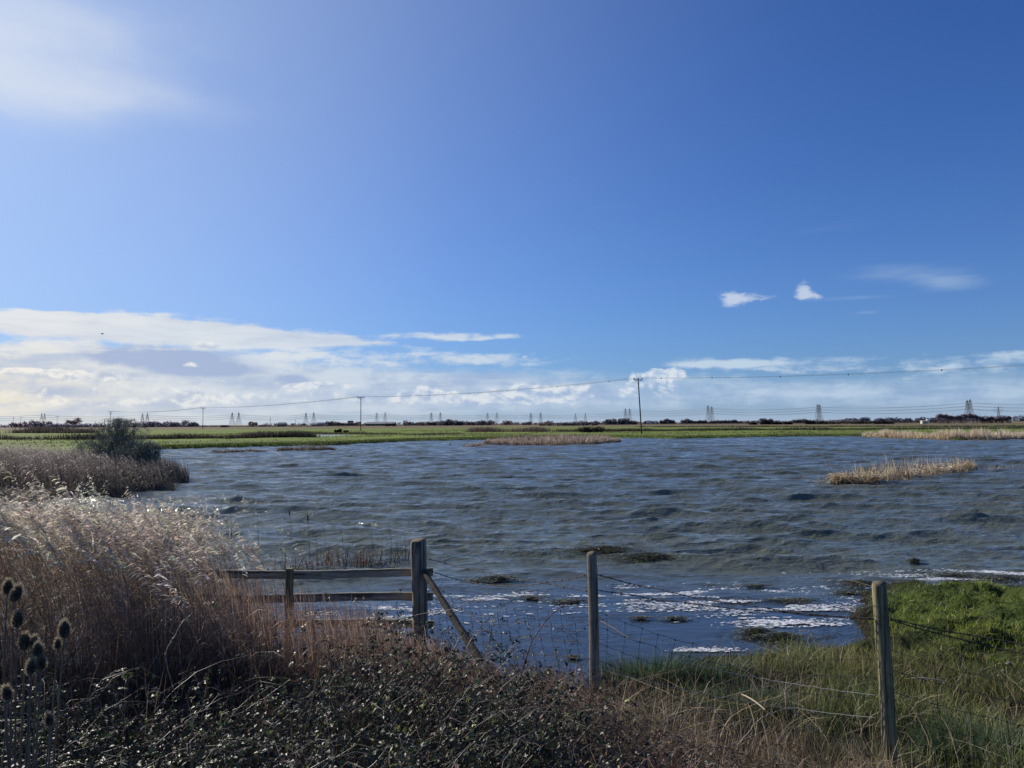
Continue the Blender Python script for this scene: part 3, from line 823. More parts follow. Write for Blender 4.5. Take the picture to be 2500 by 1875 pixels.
# --- distant trees, woods and hedges
def clump(px0, px1, top, base, y, name, label, cat, c=(.075, .065, .055), n=700, lumps=6, round_=1.0, group=None, fuzz=.18, trunks=0, sz=2.6, gapb=0.0, stuff=False, dep=.35):
    """a crown mass of many small leaf or twig clusters between two photo columns"""
    k = y / F; A = at(px0, top, y); B = at(px1, top, y); W_ = B.x - A.x
    z0 = gh((A.x + B.x) / 2, y) - .1; Hh = max(at((px0 + px1) / 2, top, y).z - z0, .3)
    cx = (A.x + B.x) / 2
    e = None
    acc = Acc(); n = int(n * 1.7)
    lc = np.linspace(-.5 + .5 / lumps, .5 - .5 / lumps, lumps) * W_ + rng.normal(0, W_ * .05 / lumps ** .5, lumps)
    lr = W_ / lumps * U(.55, .85, lumps); lh = Hh * U(.68, 1.0, lumps) * (1 - .35 * np.abs(lc / (W_ * .5)) ** 3 * round_)
    lh[rng.integers(0, lumps)] = Hh
    li = rng.integers(0, lumps, n)
    th = U(0, 2 * math.pi, n); ph = np.arccos(U(-.2, 1, n)); rr = U(.25, 1, n) ** .45 * (1 + G(fuzz * .4, n))
    zc = lh[li] * (.5 + gapb * .25); rz_ = lh[li] - zc
    X = lc[li] + np.sin(ph) * np.cos(th) * rr * lr[li]
    Y = np.sin(ph) * np.sin(th) * rr * lr[li] * dep + 0
    Z = zc + np.cos(ph) * rr * rz_
    low = rng.random(n) < .5 * (1 - gapb); Z = np.where(low, U(0, 1, n) * zc, Z)
    s = sz * k * U(.5, 1.3, n)
    pos = np.stack([X, Y, Z], -1)
    v = np.stack([pos + rng.normal(0, 1, (n, 3)) * s[:, None] * .6 for _ in range(3)], 1)
    v[..., 2] = np.clip(v[..., 2], -.2, Hh * 1.06)
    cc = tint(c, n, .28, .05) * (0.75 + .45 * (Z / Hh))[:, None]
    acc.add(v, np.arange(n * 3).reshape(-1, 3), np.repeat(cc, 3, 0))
    if trunks:
        e = empty(name, (cx, y, z0))
        for q in np.linspace(-.45, .45, trunks):
            ta = Acc(); x = q * W_ + G(W_ * .02 / trunks, 1)[0]; ln = G(.08, 1)[0] * Hh
            zz = np.linspace(0, Hh * .7, 5); P = np.stack([x + ln * (zz / Hh) ** 1.5, 0 * zz, zz], -1)
            tubes(P[None], np.linspace(.34 * k + Hh * .012, Hh * .006, 5)[None], tint((.07, .055, .045), 1, .2), ta, 5)
            for b in range(5):
                s0 = P[2 + b % 3]; en = s0 + np.array([G(Hh * .2, 1)[0], G(Hh * .1, 1)[0], Hh * U(.15, .35, 1)[0]])
                tubes(np.stack([s0, (s0 + en) / 2 + [0, 0, Hh * .03], en])[None], np.array([[Hh * .009, Hh * .006, Hh * .003]]), tint((.07, .055, .045), 1, .2), ta, 3)
            ta.build('trunk', M_twig, e)
        acc.build('crown', M_bush if name == 'bush' else M_far, e); o = e
    else:
        o = acc.build(name, M_bush if name == 'bush' else M_far); o.location = (cx, y, z0)
    put(o, 'stuff' if stuff else None, label, cat, group)
    return o
GT = 'trees and scrub along the horizon'
GL = (.105, .095, .092)
clump(26, 72, 1028, 1043, 1000, 'bare_trees', 'pinkish bare trees at the far left edge of the horizon', 'trees', (.15, .11, .10), 500, 5, 1, GT, trunks=5, gapb=.3)
clump(72, 128, 1025, 1043, 950, 'tree_clump', 'rounded grey bare trees just left of the leftmost pylons', 'trees', GL, 700, 4, 1, GT, trunks=4)
clump(110, 240, 1033, 1043, 930, 'scrub_wood', 'low grey scrub behind and left of the bare shrub', 'scrub', GL, 900, 9, .5, GT)
clump(162, 197, 1020, 1043, 980, 'bare_trees', 'airy brown treetops rising over the scrub, left of the bare shrub', 'trees', (.13, .10, .085), 450, 3, 1, GT, trunks=3, gapb=.4)
clump(276, 312, 1025, 1043, 900, 'tree_clump', 'single rounded tree showing over the right shoulder of the bare shrub', 'tree', GL, 350, 2, 1, GT, trunks=2)
clump(310, 486, 1025.5, 1043, 880, 'wood', 'long domed grey wood between the bare shrub and the pole', 'wood', (.098, .09, .09), 2400, 8, .9, GT, dep=.6)
clump(484, 560, 1038, 1043, 900, 'hedge', 'very low hedge right of the long domed wood', 'hedge', GL, 300, 6, .3, GT)
clump(607, 627, 1029, 1041, 850, 'lone_tree', 'lone small round tree left of the pale shed', 'tree', (.11, .095, .075), 260, 2, 1, GT, trunks=2)
clump(540, 556, 1038, 1043, 700, 'bush', 'tiny bush low in the field left of the lone tree', 'bush', (.06, .05, .045), 80, 2, 1, GT)
clump(632, 660, 1036, 1041, 850, 'hedge', 'small dark hedge between the lone tree and the shed', 'hedge', (.07, .06, .06), 140, 4, .3, GT)
clump(793, 830, 1028, 1040, 850, 'tree_clump', 'dark rounded trees just right of the pale farm sheds', 'trees', (.07, .065, .06), 420, 3, 1, GT, trunks=3)
clump(828, 880, 1029.5, 1040, 860, 'tree_clump', 'dark trees directly left of the second pole', 'trees', (.085, .072, .062), 520, 5, .7, GT)
clump(940, 968, 1033, 1040, 700, 'bush', 'dark bush against the right end of the long low barn', 'bush', (.05, .045, .04), 120, 3, 1, GT)
clump(987, 1011, 1026.5, 1036, 880, 'tree_clump', 'small round tree left of the fourth pylon gap, first right of the barn', 'tree', (.10, .085, .07), 260, 2, 1, GT, trunks=1)
clump(1013, 1040, 1029, 1036, 880, 'tree_clump', 'two small brownish trees, second clump right of the barn', 'trees', (.11, .085, .07), 220, 3, 1, GT)
clump(1040, 1071, 1027.5, 1036, 870, 'tree_clump', 'dark flat-topped clump below the sixth pair of pylons', 'trees', (.07, .06, .05), 260, 3, .7, GT)
clump(1072, 1132, 1023.5, 1037, 850, 'tree_clump', 'largest dark tree mound near the middle of the horizon', 'trees', (.068, .058, .052), 900, 4, 1, GT, trunks=4)
clump(1133, 1166, 1027.5, 1036, 870, 'tree_clump', 'medium tree clump right of the largest mound', 'trees', (.085, .07, .06), 300, 3, 1, GT)
clump(1163, 1206, 1025, 1036, 860, 'tree_clump', 'long brown tree clump under the seventh pair of pylons', 'trees', (.085, .07, .06), 450, 4, .8, GT, trunks=3)
clump(1227, 1248, 1025.5, 1036, 880, 'tree_clump', 'small round tree on its own left of the eighth pylons', 'tree', (.09, .075, .06), 200, 2, 1, GT, trunks=1)
clump(1275, 1298, 1029, 1035, 880, 'hedge', 'short low hedge under the eighth pair of pylons', 'hedge', (.08, .068, .06), 140, 3, 1, GT)
clump(1318, 1458, 1030.5, 1036, 620, 'hedge', 'long low dark hedge right of the eighth pylons', 'hedge', (.05, .043, .038), 700, 12, .5, GT)
clump(1330, 1350, 1027, 1034, 900, 'tree_clump', 'small tree poking over the long low dark hedge', 'tree', (.075, .06, .05), 120, 2, 1, GT)
clump(1400, 1475, 1027, 1034, 900, 'tree_clump', 'thin scrub behind the right end of the long low hedge', 'trees', (.085, .07, .062), 420, 6, .6, GT)
clump(1474, 1555, 1021.5, 1034, 800, 'wood', 'dark domed wood directly left of the nearest pole', 'wood', (.06, .05, .046), 1100, 5, .8, GT, trunks=5)
for (a_, b_, t_, lb) in ((1572, 1592, 1028, 'low dark hedge just right of the nearest pole'), (1590, 1606, 1028.5, 'short hedge left of the white houses'), (1612, 1628, 1023.5, 'left of two round trees beside the white houses'), (1626, 1648, 1022.5, 'right of two round trees beside the white houses'),
                         (1665, 1690, 1022.5, 'wedge-shaped dark tree clump left of the tenth pylons'), (1690, 1728, 1026, 'low bushy clump under the tenth pair of pylons'), (1728, 1775, 1026, 'flat bushy hedge right of the eleventh pylons'), (1780, 1800, 1024.5, 'small dark dome of trees in mid right distance'),
                         (1855, 1885, 1021, 'tall dark knot of trees above the row of black bushes'), (1934, 1985, 1022.5, 'rounded wood left of the twelfth pylons')):
    clump(a_, b_, t_, 1033, 1000, 'tree_clump', lb, 'trees', (.062, .054, .048), int(14 * (b_ - a_)) + 60, 3, .8, GT)
clump(1795, 1860, 1027, 1033, 1010, 'hedge', 'low hedge left of the black bush row', 'hedge', (.075, .062, .055), 300, 7, .4, GT)
clump(1883, 1940, 1027, 1033, 1010, 'hedge', 'low hedge behind the black bush row', 'hedge', (.075, .062, .055), 300, 7, .4, GT)
clump(1650, 2100, 1026.5, 1033, 1100, 'hedge', 'long thin hedge line across the right of the horizon', 'hedge', (.085, .07, .06), 900, 26, .2, GT)
clump(1985, 2080, 1023, 1031, 1300, 'wood', 'low grey wood either side of the twelfth pylons', 'wood', (.085, .078, .078), 600, 8, .4, GT)
clump(2060, 2330, 1018, 1031, 1500, 'wooded_ridge', 'long wooded ridge left of the wind-bent tree row', 'wood', (.075, .075, .082), 3000, 16, .2, GT, dep=.5)
clump(2300, 2700, 1012.5, 1031, 1600, 'wooded_ridge', 'highest wooded ridge running off the right edge', 'wood', (.07, .073, .085), 4000, 14, .1, GT, dep=.5)
clump(2060, 2290, 1027, 1033, 900, 'hedge', 'dark hedge at the foot of the wooded ridge', 'hedge', (.04, .036, .034), 1200, 16, .2, GT)
clump(-60, 300, 1035.5, 1042, 1150, 'hedge', 'thin grey hedge line low across the far left horizon', 'hedge', (.085, .078, .078), 900, 22, .2, GT, dep=.1)
clump(640, 1110, 1031.5, 1037, 1200, 'hedge', 'thin grey hedge line behind the sheds and barn', 'hedge', (.085, .078, .075), 1100, 28, .2, GT, dep=.1)
clump(1110, 1560, 1029.5, 1035, 1200, 'hedge', 'thin grey hedge line behind the middle tree clumps', 'hedge', (.08, .072, .07), 1100, 28, .2, GT, dep=.1)
# wind-bent row of bare trees
clump(2288, 2400, 1010, 1034, 620, 'bare_tree_row', 'taller left half of the bare wind-bent tree row with visible trunks', 'trees', (.082, .062, .056), 2400, 8, .5, GT, trunks=12, gapb=.55, sz=2.2)
clump(2395, 2468, 1016, 1034, 620, 'bare_tree_row', 'lower right half of the bare wind-bent tree row', 'trees', (.085, .062, .055), 1500, 7, .4, GT, trunks=9, gapb=.45, sz=2.2)
# black bushes and mounds out on the fields
for (a_, b_, t_, bb, lb) in ((1413, 1474, 1041, 1055, 'big dark dome-shaped bush in the field left of the nearest pole'), (2131, 2178, 1028.5, 1035, 'long black low bush in the field under the thirteenth pylons approach'),
                             (1998, 2018, 1028.5, 1035, 'square dark bush in the field below the twelfth pylons'), (1916, 1934, 1030, 1036, 'oval black bush at the right end of the bush row'), (1830, 1847, 1031.5, 1036.5, 'leftmost black bush of the small row in the right field'),
                             (1858, 1872, 1030, 1036, 'second black bush of the small row in the right field'), (1870, 1884, 1030, 1036, 'third black bush of the small row in the right field'), (1884, 1908, 1031, 1036, 'widest black bush of the small row in the right field'),
                             (1968, 1990, 1029, 1034.5, 'dark flat bush left of the square bush'), (818, 834, 1047, 1056, 'small dark bush beside the flood pool in the left field'), (840, 850, 1050.5, 1055, 'tiny dark bush right of the flood pool'), (1990, 2150, 1029.5, 1033, 'thin dark hedge strip right of the oval bush')):
    y = (EYE - .3) * F / max(bb - (1033 + (1250 - (a_ + b_) / 2) * .0058) , 3.0)
    clump(a_, b_, t_, bb, min(y, 620), 'bush', lb, 'bush', (.028, .024, .022), 700 if b_ - a_ > 50 else 300, 3, .9, 'dark bushes on the far fields', sz=2.4, dep=.8)

# --- buildings
M_pale = flat_mat('pale_render', (.50, .46, .34), (.60, .56, .42), 1)
M_white = flat_mat('white_wall', (.75, .75, .72), (.82, .82, .8), 1)
M_shed = flat_mat('grey_cladding', (.16, .14, .12), (.20, .18, .15), .5)
M_roof = flat_mat('pale_sheet_roof', (.30, .30, .29), (.38, .37, .36), .5)
M_dark = flat_mat('dark_opening', (.02, .02, .02), (.03, .03, .03), 1)
def building(px0, px1, top, base, y, label, name='shed', wall=None, roof=None, ridge=.45, dep=8, openings=2):
    A = at(px0, top, y); B = at(px1, top, y); W_ = (B.x - A.x); H = A.z; hw = H * (1 - ridge)
    e = empty(name, ((A.x + B.x) / 2, y, .2)); put(e, label=label, cat='building')
    w2, d2 = W_ / 2, dep / 2
    V = [(-w2, -d2, 0), (w2, -d2, 0), (w2, d2, 0), (-w2, d2, 0), (-w2, -d2, hw), (w2, -d2, hw), (w2, d2, hw), (-w2, d2, hw), (-w2, 0, H * .97), (w2, 0, H * .97)]
    mesh_obj('wall', V, [[0, 1, 5, 4], [2, 3, 7, 6], [1, 2, 6, 9, 5], [3, 0, 4, 8, 7]], wall or M_shed, e)
    o_ = .25; Rv = []
    for zz in (0, .18): Rv += [(-w2 - o_, -d2 - o_, hw - .1 + zz), (w2 + o_, -d2 - o_, hw - .1 + zz), (w2 + o_, 0, H + zz), (-w2 - o_, 0, H + zz), (w2 + o_, d2 + o_, hw - .1 + zz), (-w2 - o_, d2 + o_, hw - .1 + zz)]
    mesh_obj('roof', Rv, [[6, 7, 8, 9], [9, 8, 10, 11], [0, 3, 2, 1], [3, 5, 4, 2], [0, 1, 7, 6], [1, 2, 8, 7], [2, 4, 10, 8], [4, 5, 11, 10], [5, 3, 9, 11], [3, 0, 6, 9]], roof or M_roof, e)
    for i in range(openings):
        x = -w2 + W_ * (i + .5) / openings; q = min(W_ / openings * .22, 1.6)
        mesh_obj('window' if i else 'door', [(x - q, -d2 - .06, hw * (.3 if i else .0) + .02), (x + q, -d2 - .06, hw * (.3 if i else 0) + .02), (x + q, -d2 - .06, hw * .75), (x - q, -d2 - .06, hw * .75)], [[0, 1, 2, 3]], M_dark, e)
building(680, 698, 1032, 1040, 900, 'small pale gabled shed between two thin poles', dep=7)
building(762, 779, 1034, 1040, 900, 'low grey farm shed, left of the pair beside the dark trees', dep=6)
building(776, 790, 1032, 1040, 880, 'taller grey farm shed touching the dark trees', dep=6)
building(850, 862, 1028, 1039, 900, 'steep-roofed house among the dark trees left of the second pole', 'house', dep=7, roof=flat_mat('brown_tiles', (.10, .07, .06)))
building(896, 965, 1031, 1040, 900, 'long low barn with pale roof right of the second pole', 'barn', dep=14, openings=6)
building(1578, 1590, 1027.5, 1032, 1000, 'left of two tiny white houses right of the nearest pole', 'house', M_white, dep=7)
building(1595, 1603, 1028, 1032, 1000, 'right of two tiny white houses right of the nearest pole', 'house', M_white, dep=7)
building(2249, 2261, 1027.5, 1034.5, 560, 'small cream hut with flat front left of the wind-bent trees', 'hut', M_pale, M_pale, ridge=.08, dep=3, openings=0)
building(2262, 2268, 1023.5, 1026, 760, 'tiny bright white trailer above the cream hut', 'trailer', M_white, M_white, ridge=.1, dep=2, openings=0)

# --- strips of rough vegetation: ditches, marsh, shore tufts
def strip_veg(name, label, pts, wdt, h, n, cols, p, mat=M_reed, bw=.05, cat='marsh plants', lean=.3):
    acc = Acc(); pts = np.array(pts); k = U(0, len(pts) - 1.001, n); i = k.astype(int); f = (k - i)[:, None]
    P = pts[i] * (1 - f) + pts[i + 1] * f
    P = P + np.stack([G(.8, n), G(wdt, n)], -1)
    dens = fbm(P[:, 0] * .08, P[:, 1] * .1, 3) + .5; keep = rng.random(n) < sst(dens, .2, .55); P = P[keep]; n = len(P)
    B = ground_pts(P[:, 0], P[:, 1]); B[:, 2] -= .03
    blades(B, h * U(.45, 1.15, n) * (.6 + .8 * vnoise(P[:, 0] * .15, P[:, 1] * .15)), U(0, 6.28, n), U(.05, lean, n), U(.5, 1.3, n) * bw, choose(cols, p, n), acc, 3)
    o = acc.build(name, mat); put(o, 'stuff', label, cat); return o
def gp(px, py, z=.3): v = on(px, py, z); return (v.x, v.y)
DK = [(.085, .07, .05), (.05, .05, .035), (.16, .13, .09)]
strip_veg('ditch_plants', 'dark line of rushes along the ditch across the left fields', [gp(-150, 1073), gp(180, 1073), gp(330, 1072), gp(560, 1070), (gp(690, 1067)), gp(760, 1067)], 1.0, .9, 9000, DK, [1, 1, .5], bw=.09)
strip_veg('ditch_plants', 'brown bushy fringe by the ditch behind the bare shrub', [gp(60, 1057), gp(215, 1057)], 4, 1.6, 5000, [(.13, .10, .085), (.09, .07, .06)], [1, 1], bw=.14)
strip_veg('ditch_plants', 'russet reed tuft beside the ditch in the middle field', [gp(1150, 1054), gp(1250, 1053.5), gp(1330, 1053.5)], 2.5, 1.1, 4500, [(.20, .14, .11), (.12, .09, .07)], [1, 1], bw=.12)
strip_veg('ditch_plants', 'dark sedge along the ditch crossing the right field', [gp(1360, 1054), gp(1560, 1052.5), gp(1800, 1050.5), gp(2150, 1049), gp(2600, 1045)], 1.6, .7, 12000, DK, [1, 1, .3], bw=.14)
strip_veg('ditch_plants', 'thin dark ditch line far out in the right field', [gp(1560, 1043), gp(1900, 1042), gp(2300, 1042), gp(2600, 1040)], 3, .6, 6000, DK, [1, 1, .5], bw=.25)
strip_veg('ditch_plants', 'dark patchy sedge around the flood pool in the left field', [gp(680, 1064), gp(760, 1059), gp(860, 1059.5), gp(1000, 1062), gp(1120, 1060)], 2.0, .45, 5000, DK, [1, 1, .6], bw=.10)
strip_veg('marsh_reeds', 'russet marsh strip below the horizon at the left', [gp(-100, 1043.5), gp(300, 1043), gp(700, 1042), gp(1100, 1038)], 16, 1.0, 14000, [(.15, .11, .085), (.11, .08, .065), (.19, .15, .11)], [1, 1, .6], bw=.4)
strip_veg('marsh_reeds', 'russet marsh strip below the horizon at the right', [gp(1100, 1038), gp(1600, 1036), gp(2000, 1034), gp(2300, 1033)], 16, 1.0, 12000, [(.17, .115, .09), (.12, .085, .065), (.22, .17, .12)], [1, 1, .6], bw=.4)
# grass fringe on the far shore
fs = np.array(far_shore)
acc = Acc(); n = 30000; k = U(0, len(fs) - 1.001, n); i = k.astype(int); f = (k - i)[:, None]
P = fs[i] * (1 - f) + fs[i + 1] * f; P = P + np.stack([G(.6, n), np.abs(G(3.2, n)) + .0], -1)
B = ground_pts(P[:, 0], P[:, 1]); B[:, 2] -= .02; ok = B[:, 2] > -.12; B = B[ok]; n = len(B)
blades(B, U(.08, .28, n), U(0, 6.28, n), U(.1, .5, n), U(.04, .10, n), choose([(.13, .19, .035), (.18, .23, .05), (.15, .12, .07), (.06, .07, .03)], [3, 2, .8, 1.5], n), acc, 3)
put(acc.build('shore_grass', M_grass), 'stuff', 'short grass fringing the far shore of the lake', 'grass')
# tussocks over the near part of the far field
acc = Acc(); n = 42000; X = U(-75, 130, n); Y = U(78, 260, n); sd_ = poly_sd(X, Y, POND); den = fbm(X * .12, Y * .12, 4) + .5
ok = (sd_ > .5) & (rng.random(n) < sst(den, .42, .72)); X, Y = X[ok], Y[ok]; B = ground_pts(X, Y); n = len(B)
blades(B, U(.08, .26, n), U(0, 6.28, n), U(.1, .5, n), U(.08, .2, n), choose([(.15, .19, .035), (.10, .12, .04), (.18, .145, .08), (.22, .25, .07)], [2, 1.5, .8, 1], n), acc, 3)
put(acc.build('field_tussocks', M_grass), 'stuff', 'rough grass tussocks scattered over the far pasture', 'grass')

# bird
b0 = at(250, 815, 85); e = empty('bird', b0, R(30)); put(e, label='small dark bird gliding in front of the left cloud bank', cat='bird')
a = Acc(); zz = np.linspace(-1, 1, 9); tubes(np.stack([zz * .16, 0 * zz, .01 * zz], -1)[None], (.045 * np.sqrt(np.clip(1 - zz ** 2, .01, 1)) * (1.1 - .3 * zz))[None], np.full((1, 3), .05), a, 8); a.build('body', M_insul, e, True)
for s in (-1, 1):
    mesh_obj('wing', [(.07, 0, .02), (.03, s * .13, .09), (-.02, s * .30, .05), (-.06, s * .16, .07), (-.06, 0, .02)], [[0, 1, 3, 4], [1, 2, 3]], M_insul, e)
mesh_obj('tail', [(-.14, -.015, 0), (-.14, .015, 0), (-.24, .04, 0), (-.24, -.04, 0)], [[0, 1, 2, 3]], M_insul, e)
# ------------------------------------------------------------------ reeds with plumes
def reed_bed(name, label, B, H, plume, lean_dir, lean_amt, cols, pc, sw=.005, leafn=4, plume_cols=None, psz=1.0, stuff=True, cat='reeds', nleafseg=4, pn=16):
    """B (N,3) feet, H heights, plume mask"""
    n = len(B); acc = Acc(); t = np.linspace(0, 1, 6)
    ld = lean_dir + G(.5, n); la = lean_amt * U(.4, 1.5, n)
    c = choose(cols, pc, n, .22)
    hx = np.cos(ld) * la * H; hy = np.sin(ld) * la * H
    P = B[:, None] + np.stack([hx[:, None] * t ** 2, hy[:, None] * t ** 2, H[:, None] * (t - .04 * t ** 3)], -1)
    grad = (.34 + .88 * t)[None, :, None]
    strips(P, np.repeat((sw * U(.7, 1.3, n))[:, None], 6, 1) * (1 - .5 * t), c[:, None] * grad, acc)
    # dry leaves streaming down wind
    for k in range(leafn):
        f = U(.15, .85, n); i = (f * 5).astype(int); fr = (f * 5 - i)[:, None]
        o = P[np.arange(n), i] * (1 - fr) + P[np.arange(n), i + 1] * fr
        L = U(.12, .32, n) * np.minimum(1, H); a = ld + G(.6, n); tt = np.linspace(0, 1, 4)
        up = U(.2, 1.0, n)
        Q = o[:, None] + np.stack([np.cos(a)[:, None] * L[:, None] * tt, np.sin(a)[:, None] * L[:, None] * tt, L[:, None] * (up[:, None] * tt - 1.0 * tt ** 2.2)], -1)
        strips(Q, (sw * U(.8, 1.8, n))[:, None] * np.array([.7, 1, .8, .15]), np.repeat((c * (.6 + .7 * f[:, None]))[:, None], 4, 1), acc)
    o = acc.build(name, M_reed); put(o, 'stuff' if stuff else None, label, cat)
    # plumes: drooping one-sided tufts
    ii = np.nonzero(plume)[0]
    if len(ii):
        m = len(ii); acc = Acc(); K = pn
        top = P[ii, 5]; d0 = nrm(P[ii, 5] - P[ii, 4])
        pc_ = choose(plume_cols or [(.34, .29, .22), (.42, .37, .30), (.26, .20, .15)], [1, 1, 1], m, .15)
        hd = np.stack([np.cos(ld[ii]), np.sin(ld[ii]), np.zeros(m)], -1)
        Lp = U(.14, .24, m) * psz
        for k in range(K):
            f = (k + U(0, 1, m)) / K
            ax = d0 * 1.0 + hd * .45; st = top + ax * (Lp * f)[:, None] - d0 * .04
            L = U(.045, .09, m) * psz * (1.15 - .75 * f)
            dr = nrm(hd * .9 + d0 * .7 + rng.normal(0, .34, (m, 3)) + np.array([0, 0, -.15])); tt = np.linspace(0, 1, 3)
            Q = st[:, None] + dr[:, None] * (L[:, None] * tt)[..., None] + np.stack([0 * tt, 0 * tt, -tt ** 2 * .02 * psz], -1)[None]
            strips(Q, U(.006, .011, m)[:, None] * psz * np.array([.6, 1.2, .3]), pc_ * U(.75, 1.2, (m))[:, None], acc)
        p = acc.build('plume', M_plume, o); put(p, 'stuff', 'pale feathery seed plumes streaming to the left')
    return o
W_ = math.pi          # plumes stream towards the left of the view
# main bed at the left
def bed_h(x, y):
    return np.interp(x, [-9, -3.7, -3.1, -2.5, -1.8, -1.0, -.3], [1.62, 1.55, 1.30, 1.05, .82, .55, .35]) * np.interp(y, [6.2, 8, 10.5], [1.0, .90, .80])
n = 10500; X = U(-11.5, -.15, n); Y = 6.15 + (4.4) * rng.random(n) ** 1.15 * np.interp(X, [-4, -2.5, -.5], [1, .75, .42])
den = fbm(X * .9, Y * .9, 3) + .5
keep = rng.random(n) < sst(den, .25, .5) * np.interp(X, [-4, -2.6, -1.2, -.2], [1, .85, .75, .6]); X, Y = X[keep], Y[keep]
n = len(X); B = ground_pts(X, Y); B[:, 2] = np.maximum(B[:, 2], -.1)
Hh = bed_h(X, Y) * (1 + G(.085, n)) * (.93 + .14 * vnoise(X * 1.2, Y * 1.2))
pl = (rng.random(n) < np.interp(X, [-3.6, -2.9, -2.2], [.72, .22, .02])) & (Hh > .95)
RC = [(.37, .26, .175), (.50, .38, .26), (.19, .13, .09), (.28, .18, .125)]
reed_bed('reed_bed', 'tall dry reeds with plumes streaming left along the near left bank', B, Hh, pl, W_, .24, RC, [1, .9, .8, .7], psz=1.4, leafn=3, plume_cols=[(.64, .57, .46), (.78, .71, .59), (.46, .38, .30)])
# russet stalk fringe around the strainer post and down to the netting
n = 5200; X = U(-3.3, .5, n); Y = np.interp(X, [-3.3, -1, .5], [6.3, 6.7, 6.4]) + U(-.5, .9, n)
B = ground_pts(X, Y); Hh = np.interp(X, [-3.3, -2.2, -1.2, -.7, -.2, .5], [.95, .84, .62, .38, .24, .20]) * U(.35, 1.25, n)
reed_bed('reed_stalks', 'short russet stalks crowding the foot of the strainer post', B, Hh, np.zeros(n, bool), W_ * .9, .07, [(.28, .18, .125), (.40, .28, .19), (.16, .105, .08)], [1, .6, .9], sw=.0045, leafn=1)

# far peninsula bed
n = 15000; X = U(-46, -13.2, n); Y = U(27.2, 46, n); sd_ = poly_sd(X, Y, POND); keep = (sd_ > -.25) & (np.abs(X) < Y * .95)
X, Y, sd_ = X[keep], Y[keep], sd_[keep]; n = len(X); B = ground_pts(X, Y); B[:, 2] = np.maximum(B[:, 2], -.05)
ht = np.interp(X / Y, [-.72, -.55, -.48, -.43, -.40], [1.45, 1.12, .78, .62, .5]) * np.interp(Y, [27, 30, 34, 44], [.85, 1.0, .85, .7])
Hh = ht * (1 + G(.11, n)); pl = rng.random(n) < np.interp(X / Y, [-.6, -.52, -.46], [.40, .3, .0])
reed_bed('reed_bed', 'grey-brown reeds with pale plumes on the spit behind the near reeds', B, Hh, pl, W_, .26, [(.25, .20, .165), (.33, .265, .21), (.17, .14, .12)], [1, 1, .8], sw=.014, leafn=2, psz=1.35, pn=9,
         plume_cols=[(.60, .53, .45), (.72, .65, .56), (.42, .35, .29)])
# dark sedge skirt of the peninsula
n = 6500; X = U(-34, -13.5, n); Y = U(27, 36, n); sd_ = poly_sd(X, Y, POND); keep = (sd_ > -.35) & (sd_ < 2.6); X, Y = X[keep], Y[keep]; n = len(X)
B = ground_pts(X, Y); B[:, 2] = np.maximum(B[:, 2], -.1)
acc = Acc(); blades(B, U(.35, .95, n), G(.5, n) + W_, U(.05, .35, n), U(.012, .03, n), choose([(.10, .095, .09), (.15, .13, .11), (.06, .06, .06)], [1, 1, 1], n), acc, 4)
put(acc.build('sedge_skirt', M_reed), 'stuff', 'dark sedge hanging over the water at the tip of the spit', 'sedge')

# ------------------------------------------------------------------ reed islands
def island(label, pts, wdt, h, n, cols, p, bw, broken=.3, tall=0, stand=1.0, name='reed_island', dead_len=.35):
    acc = Acc(); pts = np.array(pts); k = rng.random(n) * (len(pts) - 1.001); i = k.astype(int); f = (k - i)[:, None]
    C = pts[i] * (1 - f) + pts[i + 1] * f; e = np.sqrt(np.clip(np.sin(k / (len(pts) - 1) * math.pi), .02, 1))
    P = C + np.stack([G(.12, n), U(-1, 1, n) * wdt * e], -1)
    B = np.stack([P[:, 0], P[:, 1], np.full(n, -.08)], -1)
    hh = h * U(.25, 1.25, n) * (.45 + .55 * e) * (.45 + 1.0 * vnoise(P[:, 0] * 1.4, P[:, 1] * .8)) + .05
    c = choose(cols, p, n, .25)
    st = rng.random(n) > broken; m = st.sum()
    t = np.linspace(.35, 1.1, 4)
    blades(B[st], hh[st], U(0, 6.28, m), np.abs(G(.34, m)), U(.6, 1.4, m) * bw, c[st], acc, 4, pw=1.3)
    # snapped stems leaning on their neighbours
    m = n - m; b = B[~st]; b[:, 2] += U(.05, .75, m) * h * .8; a = U(0, 6.28, m); L = U(.5, 1.2, m) * dead_len
    tt = np.linspace(0, 1, 3); dz = U(-.5, .35, m)
    Q = b[:, None] + np.stack([np.cos(a)[:, None] * L[:, None] * tt, np.sin(a)[:, None] * L[:, None] * tt, (dz * L)[:, None] * tt], -1)
    strips(Q, np.repeat((bw * U(.8, 1.5, m))[:, None], 3, 1), c[~st] * 1.1, acc)
    # dark wet litter between the feet
    m = n // 3; j = rng.integers(0, n, m); b = B[j].copy(); b[:, 2] = U(-.02, .12, m) * 1.0
    a = U(0, 6.28, m); L = U(.5, 1.2, m) * dead_len * .6
    Q = b[:, None] + np.stack([np.cos(a)[:, None] * L[:, None] * tt, np.sin(a)[:, None] * L[:, None] * tt, 0 * tt[None] * a[:, None]], -1)
    strips(Q, np.repeat((bw * U(1, 2.2, m))[:, None], 3, 1), c[j] * .22, acc)
    if tall:
        j = rng.integers(0, n, tall); b = B[j]; hh2 = h * U(1.3, 2.0, tall)
        blades(b, hh2, W_ + G(.5, tall), U(.1, .35, tall), np.full(tall, bw * .55), c[j] * .7, acc, 5, droop=.1)
    o = acc.build(name, M_reed, origin=(float(pts[:, 0].mean()), float(pts[:, 1].mean()), 0.0)); put(o, None, label, 'reed clump', None); return o
def wp2(*a): return [(on(p, q, 0).x, on(p, q, 0).y) for p, q in a]
ST = [(.62, .50, .33), (.75, .64, .44), (.42, .30, .18), (.28, .18, .11)]
